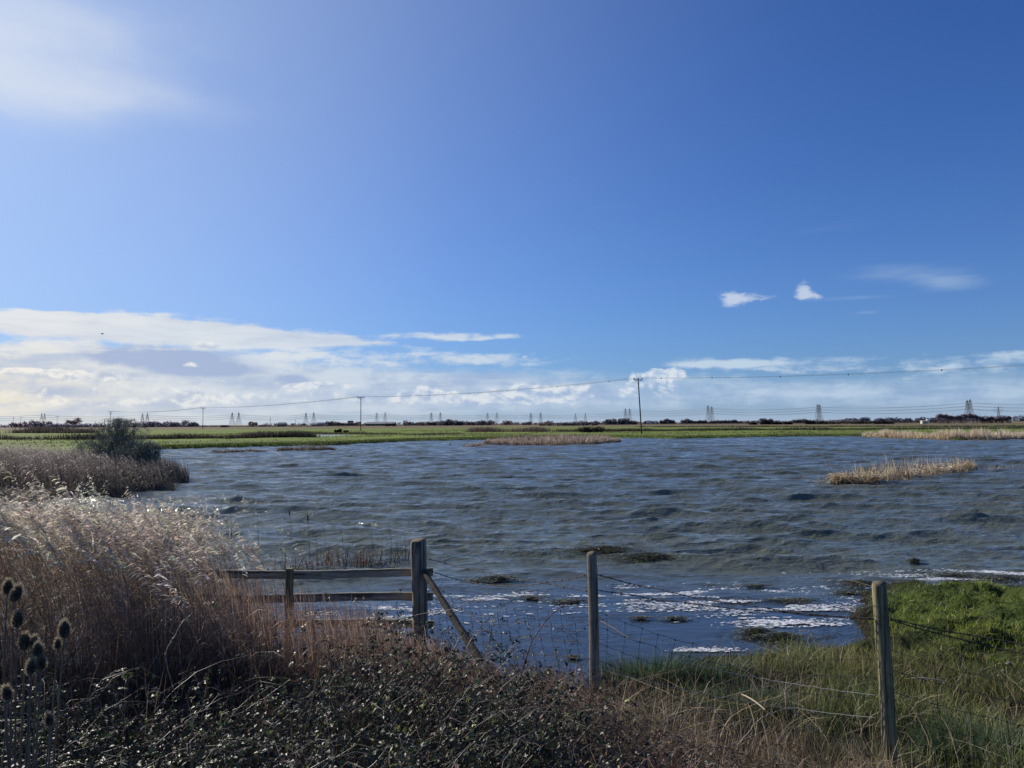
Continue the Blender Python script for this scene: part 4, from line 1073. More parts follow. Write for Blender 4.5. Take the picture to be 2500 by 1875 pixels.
island('straw-coloured broken reed clump standing in open water at right', wp2((2035, 1181), (2070, 1180), (2130, 1176), (2200, 1166), (2280, 1156), (2345, 1148), (2372, 1146)), .95, .78, 2700, ST, [1.2, 1, .8, .6], .030, .62, 30)
o = island('few leaning straw stems just left of the straw-coloured clump', wp2((1995, 1183), (2025, 1180)), .25, .38, 26, ST, [1, 1, 1, 1], .022, .4)
o = island('scatter of short stems at the right edge beyond the straw-coloured clump', wp2((2375, 1148), (2420, 1147), (2470, 1146), (2530, 1145)), .3, .30, 150, ST, [1, .6, 1, 1], .02, .3)
RB = [(.42, .32, .24), (.54, .43, .33), (.25, .17, .13), (.62, .52, .40)]
island('brown reed island in mid lake below the dome-shaped bush', wp2((1182, 1085), (1260, 1086), (1350, 1086), (1440, 1083), (1480, 1080), (1512, 1079)), 3.0, .95, 9000, RB, [1, 1, .8, .5], .055, .25)
island('low back part of the brown mid lake reed island', wp2((1250, 1077), (1330, 1075), (1410, 1073)), 1.2, .8, 2500, RB, [1, .5, 1, .2], .06, .25)
island('sparse stubble left of the brown mid lake island', wp2((1128, 1091), (1160, 1090), (1185, 1088)), 1.2, .42, 500, RB, [1, 1, 1, .3], .05, .3)
island('tiny lone stump of reed in the water left of the mid lake island', wp2((1095, 1087), (1098, 1087)), .3, .55, 14, DK, [1, 1, .5], .06, .2)
island('pale straw reed bed along the far right shore', wp2((2110, 1067), (2200, 1070), (2300, 1073), (2400, 1074), (2460, 1072), (2620, 1071)), 2.2, 1.12, 11000, [(.66, .55, .40), (.78, .67, .50), (.50, .39, .27)], [1, 1, .7], .075, .22, 30, name='reed_bank')
DKR = [(.20, .155, .12), (.30, .24, .18), (.11, .09, .07)]
island('dark stubble strip in the water, right part of the left far shore', wp2((680, 1101), (740, 1101), (815, 1099)), 1.0, .50, 2600, DKR, [1, .8, 1], .05, .3)
island('dark stubble strip in the water, left part of the left far shore', wp2((515, 1107), (560, 1106), (600, 1104), (650, 1103)), .8, .38, 1500, DKR, [1, .8, 1], .05, .3)
# stubble standing behind the rail fence
for (pts, wd, h, n, lb) in ((wp2((655, 1400), (700, 1393), (760, 1390)), .45, .36, 90, 'dark reed stubble behind the short fence post'),
                           (wp2((765, 1385), (810, 1378), (850, 1378), (880, 1380)), .7, .5, 150, 'tallest dark reed stubble tuft behind the top rail'),
                           (wp2((885, 1380), (905, 1372), (930, 1368)), .35, .38, 40, 'small stubble tuft midway between the fence posts'),
                           (wp2((945, 1372), (975, 1366), (1000, 1366)), .4, .4, 50, 'stubble tuft just left of the strainer post'),
                           (wp2((1045, 1357), (1070, 1357)), .1, .20, 12, 'few dark stems just right of the strainer post')):
    island(lb, pts, wd, h, n, [(.10, .06, .04), (.16, .10, .065), (.06, .035, .03), (.28, .2, .13)], [1, .8, .8, .25], .013, .3, 0, name='reed_stubble', dead_len=.22)
# thin single stems rising from the water behind the fence
for q, (px, pyt, pyb) in enumerate([(625, 1225, 1340), (705, 1240, 1330), (750, 1248, 1370), (790, 1290, 1370), (832, 1282, 1372), (905, 1296, 1375), (950, 1268, 1370), (985, 1300, 1368), (560, 1215, 1330), (770, 1310, 1370)]):
    b_ = on(px + 6, pyb, 0); t_ = at(px, pyt, b_.y); a = Acc(); zz = np.linspace(0, 1, 6)
    P = np.array(b_) * (1 - zz[:, None]) + np.array(t_) * zz[:, None]; P[:, 0] += .05 * np.sin(zz * 3) * (zz * (1 - zz))
    tubes(P[None], np.array([[.006, .005, .004, .0035, .003, .0015]]), tint((.12, .09, .07), 1, .2), a, 4)
    if q in (1, 2): tubes(np.stack([P[4], P[4] * .4 + P[5] * .6])[None], np.array([[.012, .012]]), tint((.05, .035, .03), 1), a, 6)
    o = a.build('standing_reed', M_reed, origin=tuple(b_)); put(o, label=['thin bare stem', 'thin stem with a dark seed head'][q in (1, 2)] + ' in the water, ' + ['second', 'third', 'fourth', 'sixth', 'seventh', 'eighth', 'ninth', 'last', 'first', 'fifth'][q] + ' of ten from the left', cat='reed', group='single stems standing in the water')

# ------------------------------------------------------------------ bare shrubs on the spit
def grow(P0, d0, L, r, depth, segs, out, spread, up=.15, ratio=.72, nb=3, flat=0.0, rgn=rng):
    pts = [P0]; d = nrm(np.array(d0, float)); p = np.array(P0, float)
    for i in range(segs):
        d = nrm(d + rgn.normal(0, .16, 3) + np.array([0, 0, up * .3])); p = p + d * L / segs; pts.append(p)
    out.append((np.array(pts), r, depth))
    if depth <= 0: return
    for k in range(nb + (depth > 2)):
        i = rgn.integers(max(1, segs // 3), segs + 1); s_ = pts[i]
        dd = d + rgn.normal(0, spread, 3); dd[2] = dd[2] * (1 - flat) + up
        grow(s_, nrm(dd), L * ratio * rgn.uniform(.75, 1.2), r * .62, depth - 1, segs, out, spread, up, ratio, nb, flat, rgn)
def shrub(loc, label, stems, H, seed, spread=.6, twc=(.25, .25, .20), depth=5, flatten=0, lean0=.5, up=.18, r0=.05, nb=3):
    r_ = np.random.default_rng(seed); out = []
    for k in range(stems):
        a = r_.uniform(0, 6.28); grow(np.array([r_.normal(0, .08), r_.normal(0, .08), -.15]), (math.cos(a) * lean0, math.sin(a) * lean0, 1), H * .38, r0, depth, 4, out, spread, up, .72, nb, flatten, r_)
    mx = float(np.percentile(np.concatenate([o_[0][:, 2] for o_ in out]), 97)); sc = H / mx
    e = empty('bare_shrub', loc); put(e, label=label, cat='shrub')
    for nm, sel, mt, k in (('trunk', lambda d: d >= depth - 1, M_twig, 6), ('crown', lambda d: d < depth - 1, M_twig, 3)):
        g = [o_ for o_ in out if sel(o_[2])]; a = Acc()
        P = np.array([o_[0] for o_ in g]) * sc; P[..., 2] = np.where(P[..., 2] > H * .97, H * .97 + (P[..., 2] - H * .97) * .45, P[..., 2])
        rq = np.hypot(P[..., 0], P[..., 1]); zc = H * (.60 + .40 * np.sqrt(np.clip(1 - (rq / (H * .72)) ** 2, 0, 1))); P[..., 2] = np.where(P[..., 2] > zc, zc + (P[..., 2] - zc) * .22, P[..., 2])
        rr = np.array([o_[1] for o_ in g])[:, None] * np.linspace(1, .6, P.shape[1])[None]; rr = np.maximum(rr, .0042)
        tubes(P, rr, tint(twc, len(g), .2), a, k)
        if nm == 'crown':     # short spurs and buds along the twigs
            m = len(g) * 1; j = r_.integers(0, len(g), m); i = r_.integers(1, P.shape[1], m); b = P[j, i]
            dd = nrm(r_.normal(0, 1, (m, 3)) + [0, 0, .5]) * r_.uniform(.05, .16, (m, 1))
            strips(np.stack([b, b + dd * .5 + r_.normal(0, .01, (m, 3)), b + dd], 1), np.tile([[.016, .02, .008]], (m, 1)), tint((.20, .22, .16), m, .25), a)
        a.build(nm, mt, e)
    return e
s1 = at(278, 1150, 36.5); shrub((s1.x, 36.5, .2), 'spreading bare shrub with domed crown on the spit at left', 5, 2.66, 12, spread=.60, lean0=.5, depth=5, up=.14, r0=.055, nb=3)
s2 = at(338, 1160, 34.5); shrub((s2.x, 34.5, .1), 'smaller upright bare shrub right of and below the domed one', 5, 1.65, 5, spread=.48, lean0=.45, depth=4, up=.25, r0=.03, nb=4, twc=(.25, .24, .19))
s3 = at(232, 1150, 37.5); shrub((s3.x, 37.5, .2), 'low dense bare shrub against the left side of the domed one', 4, 1.6, 8, spread=.55, lean0=.4, depth=3, up=.22, r0=.028, nb=4, twc=(.24, .23, .19))
# ------------------------------------------------------------------ foreground thicket
def bramble(name, label, x0, x1, yfun, hfun, n_cane, n_leaf, cane_cols, leaf_cols, leaf_p, seed=0, leafsize=.022, stuff=True):
    acc = Acc(); la = Acc(); n = n_cane
    X = U(x0, x1, n); Y = yfun(X, rng.random(n)); B = ground_pts(X, Y); h = hfun(X, Y) * U(.55, 1.25, n)
    S_ = 9; t = np.linspace(0, 1, S_); a = U(0, 6.28, n); L = U(.35, 1.0, n) * np.minimum(1.3, h * 1.6)
    P = B[:, None] + np.stack([np.cos(a)[:, None] * L[:, None] * t ** 1.3, np.sin(a)[:, None] * L[:, None] * t ** 1.3 * .7, h[:, None] * np.sin(t * U(1.6, 2.6, (n, 1))) * 1.05], -1)
    P += np.cumsum(rng.normal(0, .024, P.shape), 1)
    tubes(P, (U(.0014, .0032, n))[:, None] * (1.15 - .7 * t), choose(cane_cols, [1] * len(cane_cols), n), acc, 3)
    # leaflets in threes along the canes
    m = n_leaf // 3; j = (n * rng.random(m) ** 1.5).astype(int); f = U(.35, 1, m) * (S_ - 1.01); i = f.astype(int); fr = (f - i)[:, None]
    o = P[j, i] * (1 - fr) + P[j, i + 1] * fr
    pet = nrm(rng.normal(0, 1, (m, 3)) + [0, -.1, .35]) * U(.015, .05, m)[:, None]
    c = choose(leaf_cols, leaf_p, m, .3); nr_ = rng.normal(0, .55, (m, 3)) + [0, 0, 1.0]; base = o + pet
    d0 = nrm(pet + rng.normal(0, .01, (m, 3))); sd_ = nrm(np.cross(d0, nr_))
    for k, (fs, fd, sz) in enumerate(((0, 1, 1.15), (.9, .35, .9), (-.9, .35, .9))):
        d = d0 * fd + sd_ * fs; L = leafsize * U(.45, 1.8, m) * sz
        leaves(base + d * .003, d, nr_, L * 1.5, L * .48, c * U(.85, 1.15, m)[:, None], la)
    o = acc.build(name, M_cane); put(o, 'stuff', label, 'brambles')
    l = la.build('foliage', M_leaf, o); put(l, 'stuff')
    return o
LC = [(.028, .042, .018), (.045, .06, .026), (.20, .24, .06), (.07, .046, .03), (.02, .026, .018)]
CC = [(.05, .036, .03), (.08, .06, .048), (.15, .12, .095), (.035, .026, .022)]
def lerp1(x, xs, v): return np.interp(x, xs, v)
# left bank: yfun gives depth, hfun height
bramble('bramble_thicket', 'dark leafy bramble thicket filling the bottom left of the view', -4.6, .75,
        lambda x, r: 2.7 + r ** .9 * lerp1(x, [-4, -2, -.8, .4, 1.0], [2.1, 2.2, 3.0, 3.0, 2.3]),
        lambda x, y: lerp1(y, [2.6, 3.6, 4.6, 6], [.36, .46, .62, .66]) * lerp1(x, [-4, -1.6, -.6, .1, .75], [.85, .85, 1.15, .9, .35]),
        2900, 84000, CC, LC, [1, 1, .20, .5, 1.2], leafsize=.0125)
# bramble / dead stems in front, centre to right: fewer leaves, more straw
bramble('bramble_thicket', 'tangle of dead bramble and straw at the bottom centre', .3, 1.7,
        lambda x, r: 3.0 + r * lerp1(x, [.3, 1.7], [2.9, 1.4]), lambda x, y: lerp1(y, [2.6, 4, 6], [.34, .36, .28]) * lerp1(x, [.3, 1.7], [1, .7]), 1500, 5200,
        [(.13, .085, .06), (.24, .17, .12), (.08, .05, .04)], [(.05, .06, .03), (.22, .13, .07), (.16, .09, .055)], [1, .7, 1], leafsize=.012)
def grass_patch(name, label, X, Y, h, w, cols, p, S_=4, lean=.45, ldir=None, mat=M_grass, droop=.25, cat='grass', zoff=-.02):
    n = len(X); acc = Acc(); B = ground_pts(X, Y); B[:, 2] += zoff
    c = choose(cols, p, n, .25); pn = fbm(X * 1.6 + 11, Y * 1.6, 3) + .5; p2 = fbm(X * .8 + 51, Y * .8, 3) + .5
    c = c * (.45 + 1.1 * pn)[:, None] * np.stack([.75 + .5 * p2, np.ones(n), 1.15 - .3 * p2], -1)
    ld = U(0, 6.28, n) if ldir is None else ldir + G(.9, n)
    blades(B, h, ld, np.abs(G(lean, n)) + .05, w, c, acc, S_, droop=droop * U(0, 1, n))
    o = acc.build(name, mat); put(o, 'stuff', label, cat); return o
# dead grass and straw through the thicket
n = 20000; X = U(-5, 1.0, n); Y = U(2.6, 6.5, n)
grass_patch('dead_grass', 'dead grass stems threading through the left bramble thicket', X, Y, U(.2, .66, n) * lerp1(Y, [2.6, 4.5, 6.5], [.75, 1.0, 1.1]) * lerp1(X, [-1, 0, 1], [1, .8, .45]), U(.0025, .006, n), [(.12, .092, .068), (.30, .24, .17), (.06, .05, .04), (.045, .044, .04)], [1, .4, 1, 1], lean=.45, mat=M_reed, cat='dead grass')
n = 9000; X = U(.1, 2.4, n); Y = 3.0 + U(0, 1, n) ** .8 * lerp1(X, [.1, 1, 2.4], [4.1, 3.5, 1.8])
grass_patch('dead_grass', 'straw-coloured dead grass around the foot of the middle post', X, Y, U(.12, .40, n), U(.0025, .006, n), [(.55, .44, .29), (.34, .24, .155), (.18, .12, .08), (.70, .60, .43)], [.5, 1, 1.3, .2], lean=.8, mat=M_reed, cat='dead grass')
# rough green grass on the right bank
def shore_ok(X, Y, k=.0): return poly_sd(X, Y, POND) > k
n = 90000; X = U(.7, 8.0, n); Y = 2.9 + 6.0 * rng.random(n) ** .9
lim = np.interp(X, [.7, 1.3, 2, 3, 4, 5, 8], [6.4, 7.2, 7.6, 7.7, 7.4, 6.9, 6.6]) + G(.18, n)
den = fbm(X * 1.8, Y * 1.8, 3) + .5
keep = (Y < lim) & (X < Y * .85 + .8) & (rng.random(n) < sst(den, .28, .56) * sst(X, .5, 1.7)); X, Y, den = X[keep], Y[keep], den[keep]; n = len(X)
hh = U(.10, .34, n) * (.25 + 1.4 * den) * np.interp(Y, [3, 5, 7.5], [1.0, 1.0, .8])
grass_patch('rough_grass', 'rough grey-green grass covering the right bank', X, Y, hh, U(.0025, .0055, n), [(.145, .175, .045), (.20, .225, .07), (.08, .10, .035), (.46, .40, .23), (.28, .27, .11)], [1.3, 1.1, 1.2, .28, .5], lean=.5)
n = 11000; X = U(.6, 7.5, n); Y = U(3, 7.6, n); den = fbm(X * .9 + 30, Y * .9, 3) + .5; keep = rng.random(n) < sst(den, .5, .75); X, Y = X[keep], Y[keep]; n = len(X)
grass_patch('dead_grass', 'tawny dead stems scattered through the right bank grass', X, Y, U(.15, .38, n), U(.002, .004, n), [(.36, .28, .17), (.22, .15, .09), (.48, .40, .26)], [1, 1, .6], lean=.7, mat=M_reed, cat='dead grass')
# soft rush tussocks
def tussock(cx, cy, rad, h, n, label, cols=[(.05, .095, .05), (.08, .13, .06), (.035, .06, .035), (.28, .25, .15)]):
    a = U(0, 6.28, n); r = rad * np.sqrt(rng.random(n)); X = cx + np.cos(a) * r; Y = cy + np.sin(a) * r * .7
    acc = Acc(); B = ground_pts(X, Y); B[:, 2] = np.maximum(B[:, 2], -.05) - .02; B -= np.array([cx, cy, 0])
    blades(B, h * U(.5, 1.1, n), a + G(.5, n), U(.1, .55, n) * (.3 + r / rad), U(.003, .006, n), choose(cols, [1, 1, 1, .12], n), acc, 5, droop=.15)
    o = acc.build('rush_tussock', M_grass); o.location = (cx, cy, 0); put(o, None, label, 'rush tussock', 'dark rush tussocks on the right bank'); return o
tussock(gx(1575, 6.9), 6.95, .42, .42, 2600, 'largest dark rush tussock just right of the middle post')
tussock(gx(1700, 7.3), 7.2, .40, .26, 1300, 'lower rush tussock at the water edge, second right of the middle post')
tussock(gx(1790, 6.2), 6.2, .38, .30, 1300, 'dark rush tussock in the grass midway between middle and right posts')
tussock(gx(2120, 4.2), 4.3, .30, .30, 1100, 'dark rush tussock at the foot of the right post')
tussock(gx(2330, 5.4), 5.4, .35, .30, 1100, 'dark rush tussock below the turf, nearest the right edge')
# bright short turf
n = 90000; X = U(2.4, 12.5, n); Y = U(6.4, 12.3, n); k = np.exp(-(((X - 6.9) / 3.4) ** 2 + ((Y - 9.2) / 2.7) ** 2))
den = fbm(X * 1.9, Y * 2.6, 4) + .5
keep = shore_ok(X, Y, .02) & (rng.random(n) < (k * 1.5).clip(.05, 1) * sst(den, .45, .57) ); X, Y = X[keep], Y[keep]; n = len(X); gg = ground_h(X, Y); kk = gg > .015; X, Y = X[kk], Y[kk]; n = len(X)
grass_patch('short_turf', 'bright green cropped turf on the hummocky point at right', X, Y, U(.025, .085, n) * (.6 + .8 * vnoise(X * 2, Y * 2)), U(.004, .008, n), [(.23, .31, .045), (.31, .37, .06), (.14, .19, .035), (.36, .31, .12)], [1, 1, .7, .3], 3, lean=.8, zoff=-.005)
# low weedy growth along the near waterline
n = 26000; X = U(.2, 6.0, n); Y = U(6.2, 11.5, n); sd_ = poly_sd(X, Y, POND); den = fbm(X * 2.2, Y * 2.2, 3) + .5
keep = (sd_ > -.15) & (sd_ < 1.3) & (rng.random(n) < sst(den, .40, .58)); X, Y = X[keep], Y[keep]; n = len(X)
grass_patch('shore_weed', 'olive mossy growth along the near waterline', X, Y, U(.03, .13, n), U(.004, .008, n), [(.09, .10, .035), (.05, .06, .025), (.16, .12, .07), (.07, .10, .03)], [1, 1, .6, 1], 3, lean=1.0, cat='waterside plants')

# individually arching bramble canes by the netting
def cane(pts, label, r=.0045, lv=10, col=(.10, .055, .05), red=False):
    W = [np.array(at(*p)) for p in pts]; k = np.arange(len(W)); tt = np.linspace(0, len(W) - 1, 40)
    P = np.stack([np.interp(tt, k, [w_[i] for w_ in W]) for i in range(3)], -1)
    for _ in range(5): P[1:-1] = (P[:-2] + P[1:-1] * 2 + P[2:]) / 4
    P[1:-1] += rng.normal(0, .002, P[1:-1].shape)
    o0 = P[0].copy(); P = P - o0
    e = empty('bramble_cane', o0); put(e, label=label, cat='bramble cane', group='single bramble canes arching in front of the netting')
    a = Acc(); tubes(P[None], np.linspace(r, r * .4, 40)[None], tint(col, 1, .15), a, 5)
    th = P[::2]; m = len(th); dd = nrm(rng.normal(0, 1, (m, 3))) * .012
    strips(np.stack([th, th + dd * .6, th + dd], 1), np.tile([[.004, .002, .0005]], (m, 1)), tint(col, m), a); a.build('stem', M_cane, e)
    if lv:
        a = Acc(); j = rng.integers(6, 40, lv); d = nrm(rng.normal(0, 1, (lv, 3)) + [0, 0, .3]); leaves(P[j], d, rng.normal(0, 1, (lv, 3)) + [0, -.3, 1], U(.02, .04, lv), U(.006, .011, lv), choose([(.10, .12, .04), (.05, .06, .03), (.20, .14, .09)], [1, 1, 1], lv), a); a.build('foliage', M_leaf, e)
cane([(1270, 1650, 5.9), (1300, 1560, 5.9), (1345, 1500, 6.0), (1390, 1468, 6.2), (1436, 1465, 6.3)], 'dark thorny cane arching up to the middle post', .0055, 3)
cane([(1190, 1600, 5.9), (1200, 1530, 6.0), (1225, 1480, 6.1), (1258, 1462, 6.2)], 'dark cane curving up left of the one reaching the middle post', .0045, 4)
cane([(1230, 1590, 5.8), (1180, 1530, 6.0), (1150, 1500, 6.2), (1115, 1486, 6.3)], 'thin cane leaning left towards the diagonal strut', .004, 6)
cane([(950, 1530, 6.8), (1020, 1500, 6.8), (1100, 1490, 6.6), (1160, 1462, 6.5), (1198, 1446, 6.4)], 'long thin cane crossing behind the diagonal strut', .004, 0)
cane([(985, 1650, 6.2), (975, 1550, 6.4), (968, 1470, 6.5), (985, 1430, 6.5), (1000, 1412, 6.5)], 'thin cane rising left of the strainer post over the rails', .0035, 4)
cane([(1295, 1720, 5.4), (1370, 1660, 5.6), (1440, 1640, 5.7), (1500, 1637, 5.8)], 'pale cane arching across the foot of the middle post', .0035, 3, (.26, .19, .13))
cane([(800, 1760, 4.3), (880, 1700, 4.5), (950, 1655, 4.7), (1010, 1650, 4.8)], 'leafy cane bowing over the thicket below the strainer post', .004, 22)
cane([(430, 1700, 4.6), (400, 1600, 4.8), (450, 1510, 5.0), (540, 1462, 5.2)], 'cane arching over the reeds in the left foreground', .004, 10, (.14, .09, .07))
cane([(1800, 1820, 3.9), (1860, 1750, 4.2), (1930, 1725, 4.3), (1990, 1790, 4.3)], 'thin cane looping in the grass left of the right post', .003, 2, (.28, .22, .16))
for (q, (p0, p1, y0, y1)) in enumerate([((1465, 1515), (1546, 1567), 7.6, 7.3), ((1811, 1695), (1868, 1733), 4.9, 4.6), ((2225, 1655), (2312, 1665), 5.8, 5.7), ((1160, 1706), (1203, 1724), 5.0, 5.0), ((2040, 1543), (2056, 1556), 8.6, 8.6), ((1950, 1540), (1990, 1548), 8.4, 8.3)]):
    A_, B_ = at(p0[0], p0[1], y0), at(p1[0], p1[1], y1); a = Acc(); zz = np.linspace(0, 1, 6)[:, None]
    P = np.array(A_) * (1 - zz) + np.array(B_) * zz; P[:, 2] += .01 * np.sin(zz[:, 0] * 3.1)
    tubes(P[None], np.array([[.004, .0055, .0055, .005, .005, .003]]), tint((.55, .47, .33), 1, .05), a, 5)
    o = a.build('fallen_reed', M_reed, origin=tuple(A_)); put(o, label=['long pale broken reed leaning right of the middle post', 'pale broken reed lying on the grass midway between posts', 'pale stick lying on the grass right of the right post', 'pale reed piece on the brambles left of the middle post', 'tiny pale reed piece on the wet shore, right one of two', 'tiny pale reed piece on the wet shore, left one of two'][q], cat='reed')

# ------------------------------------------------------------------ teasels
M_head = veg_mat('teasel_head', .0, .9, .1); M_spine = veg_mat('teasel_spines', .5, .6, .2)
def teasel(heads, foot, label):
    """heads: list of (px, py, distance, length px); foot: (px, distance)"""
    fx = gx(foot[0], foot[1]); g = gh(fx, foot[1]); o0 = np.array([fx, foot[1], g])
    e = empty('teasel', o0); put(e, label=label, cat='teasel', group='dead teasels at the bottom left')
    first = None
    for hi_, (px, py, y, lp) in enumerate(heads):
        c = np.array(at(px, py, y)) - o0; Lh = lp * .88 / F * y; Rh = Lh * .30
        tl = np.array([rng.normal(0, .10), rng.normal(0, .1), 1]); tl = nrm(tl)
        zz = np.linspace(-1, 1, 14); rr = Rh * np.sqrt(np.clip(1 - zz ** 2, .02, 1)) * (1 - .16 * zz)
        P = c + tl * (zz[:, None] * Lh / 2); hd = Acc(); tubes(P[None], rr[None], tint((.045, .032, .024), 1, .1), hd, 14); ho = hd.build('seed_head', M_head, e, True)
        m = 850; u = U(-1, 1, m); a = U(0, 6.28, m); ri = Rh * np.sqrt(np.clip(1 - u ** 2, .02, 1)) * (1 - .16 * u)
        b = c + tl * (u * Lh / 2)[:, None] + np.stack([np.cos(a) * ri, np.sin(a) * ri, 0 * a], -1)
        d = nrm(np.stack([np.cos(a) * np.sqrt(1 - u ** 2 * .8), np.sin(a) * np.sqrt(1 - u ** 2 * .8), u * .8 + .25], -1) + rng.normal(0, .12, (m, 3))) * (U(.006, .011, m) * (1 + .5 * (u > .8)))[:, None]
        sp = Acc(); strips(np.stack([b, b + d * .6, b + d], 1), np.tile([[.0012, .0009, .0003]], (m, 1)), tint((.36, .31, .22), m, .15), sp); sp.build('spine', M_spine, ho)['kind'] = 'stuff'
        br = Acc(); m = 9; a = U(0, 6.28, m); L = U(.8, 1.5, m) * Lh * .7; tt = np.linspace(0, 1, 6)     # long curved bracts under the head
        Q = (c - tl * Lh * .5) + np.stack([np.cos(a)[:, None] * L[:, None] * tt * .8, np.sin(a)[:, None] * L[:, None] * tt * .8, L[:, None] * (tt ** 2 * .7 - .1 * tt)], -1)
        strips(Q, np.tile([[.003, .0028, .0024, .002, .0014, .0004]], (m, 1)), tint((.26, .20, .13), m, .2), br); br.build('bract', M_spine, e)['kind'] = 'stuff'
        st = Acc(); base_ = c - tl * Lh * .5; low = np.array([0, 0, 0.]) if hi_ == 0 else first * .45
        if hi_ == 0: first = base_
        zz = np.linspace(0, 1, 14)[:, None]; P = low * (1 - zz) + base_ * zz; P[:, 0] += (base_[0] - low[0]) * .45 * np.sin(zz[:, 0] * math.pi) * .6
        tubes(P[None], np.linspace(.0048, .0026, 14)[None], tint((.16, .125, .085), 1, .1), st, 6)
        m = 160; j = rng.integers(0, 14, m); d = nrm(rng.normal(0, 1, (m, 3))) * .004; strips(np.stack([P[j], P[j] + d, P[j] + d * 1.6], 1), np.tile([[.0008, .0006, .0002]], (m, 1)), tint((.35, .3, .2), m), st)
        st.build('stem', M_cane, e)
teasel([(40, 1448, 3.0, 44), (19, 1433, 3.05, 38)], (52, 3.0), 'teasel bearing the topmost pair of spiny heads at the left edge')
teasel([(43, 1512, 2.95, 42), (60, 1566, 2.95, 44)], (75, 2.95), 'teasel with two heads one above the other below the topmost pair')
teasel([(157, 1536, 3.1, 44), (141, 1572, 3.1, 24)], (110, 3.0), 'teasel set apart to the right with one tall and one small round head')
teasel([(92, 1586, 2.9, 36), (83, 1566, 2.95, 30), (101, 1620, 2.9, 36)], (108, 2.85), 'teasel with a cluster of three heads in the middle of the group')
teasel([(76, 1628, 2.85, 38)], (80, 2.8), 'teasel with a single wide head below the cluster')
teasel([(17, 1692, 2.8, 38)], (5, 2.7), 'lowest left teasel with one dark head at the frame edge')
teasel([(120, 1757, 2.8, 32)], (115, 2.7), 'shortest teasel with one dull head near the bottom')

# ------------------------------------------------------------------ floating weed, foam and litter
def weed_mat(px, py, rx, ry, n, label, h=.05, name='weed_mat'):
    n = int(n * 1.6); c = on(px, py, 0); acc = Acc(); a = U(0, 6.28, n); r = np.abs(rng.normal(0, .52, n)) * (1 + .35 * np.sin(a * 3 + px) + .25 * np.sin(a * 7 + py)) ; X = np.cos(a) * r * rx; Y = np.sin(a) * r * ry
    Z = h * np.clip(1 - r, 0, 1) ** .6 * U(.2, 1, n) + .008
    B = np.stack([X, Y, Z], -1); a2 = U(0, 6.28, n); L = U(.03, .12, n); tt = np.linspace(-.5, .5, 4); kk = U(-1, 1, n)[:, None] * .3
    Q = B[:, None] + np.stack([np.cos(a2)[:, None] * L[:, None] * tt, np.sin(a2)[:, None] * L[:, None] * tt + kk * L[:, None] * tt ** 2, .015 * (.25 - tt ** 2)[None] * np.ones((n, 1))], -1)
    strips(Q, (U(.004, .010, n))[:, None] * np.array([.4, 1, 1, .4]), choose([(.07, .075, .03), (.15, .16, .055), (.04, .035, .022), (.42, .36, .23)], [1.2, 1, .9, .32], n), acc)
    # sodden core
    nn = 20; th = np.arange(nn) * 2 * math.pi / nn; rg = 1 + .35 * np.sin(th * 3 + px) + .2 * np.sin(th * 7) + G(.04, nn)
    V = [(0, 0, h * .7)] + [(np.cos(t) * k * .18 * rx, np.sin(t) * k * .18 * ry, h * .45 + G(.006, 1)[0]) for t, k in zip(th, rg)] + [(np.cos(t) * k * .34 * rx, np.sin(t) * k * .34 * ry, -.012) for t, k in zip(th, rg)]
    Fq = [[1 + i, 1 + (i + 1) % nn, 1 + nn + (i + 1) % nn, 1 + nn + i][::-1] for i in range(nn)]
    acc.add(np.array(V), np.array(Fq), (.02, .02, .012)); b0 = acc.n - len(V)
    acc.t.append(np.array([[0, 1 + i, 1 + (i + 1) % nn] for i in range(nn)]) + b0)
    o = acc.build(name, M_weed); o.location = (c.x, c.y, .035 if py < 1400 else .01); put(o, None, label, 'floating weed', 'clumps of floating weed'); return o
weed_mat(1475, 1350, 1.0, .34, 5200, 'long dark weed mat behind the middle post, left half', .10)
weed_mat(1585, 1366, 1.0, .34, 5000, 'long dark weed mat behind the middle post, right half reaching furthest', .09)
weed_mat(1215, 1415, .42, .22, 1700, 'green weed clump floating between strainer post and middle post', .05)
weed_mat(1160, 1420, .22, .14, 500, 'small weed scrap left of the green clump', .02)
weed_mat(2100, 1428, .42, .22, 1500, 'green weed clump left of the right post top', .06)
weed_mat(2070, 1450, .30, .16, 700, 'dark flat weed scrap below the green clump by the right post', .03)
weed_mat(2232, 1378, .24, .11, 500, 'small black weed lump alone in open water at right', .07)
weed_mat(2330, 1408, .55, .20, 1500, 'brown weed bank in the foam right of the right post', .04)
weed_mat(2440, 1415, .60, .35, 2600, 'large dark weed bank beyond the turf at the right edge', .05)
weed_mat(2480, 1440, .50, .30, 1800, 'lower dark weed bank behind the turf at the right edge', .05)
weed_mat(1845, 1433, .35, .10, 500, 'thin dark weed line on the water between the posts', .02)
weed_mat(1935, 1468, .38, .14, 800, 'brown weed scrap in the foam between the posts', .02)
weed_mat(1390, 1470, .38, .12, 700, 'brown weed scrap beside the cane at the middle post', .02)
weed_mat(1300, 1462, .25, .10, 450, 'small brown scrap right of the strut', .02)
weed_mat(1565, 1512, .16, .08, 300, 'little brown weed scrap right of the middle post', .02)
weed_mat(1650, 1513, .2, .08, 350, 'second little brown weed scrap right of the middle post', .02)
weed_mat(1400, 1608, .10, .04, 150, 'tiny brown scrap on calm water left of the middle post', .015)
weed_mat(1850, 1550, .30, .14, 900, 'mossy lump at the water edge between the posts', .07)
weed_mat(1910, 1562, .40, .15, 1000, 'second mossy lump at the water edge between the posts', .07)
weed_mat(2135, 1492, .3, .13, 900, 'dark wrack at the water edge just left of the right post', .05)
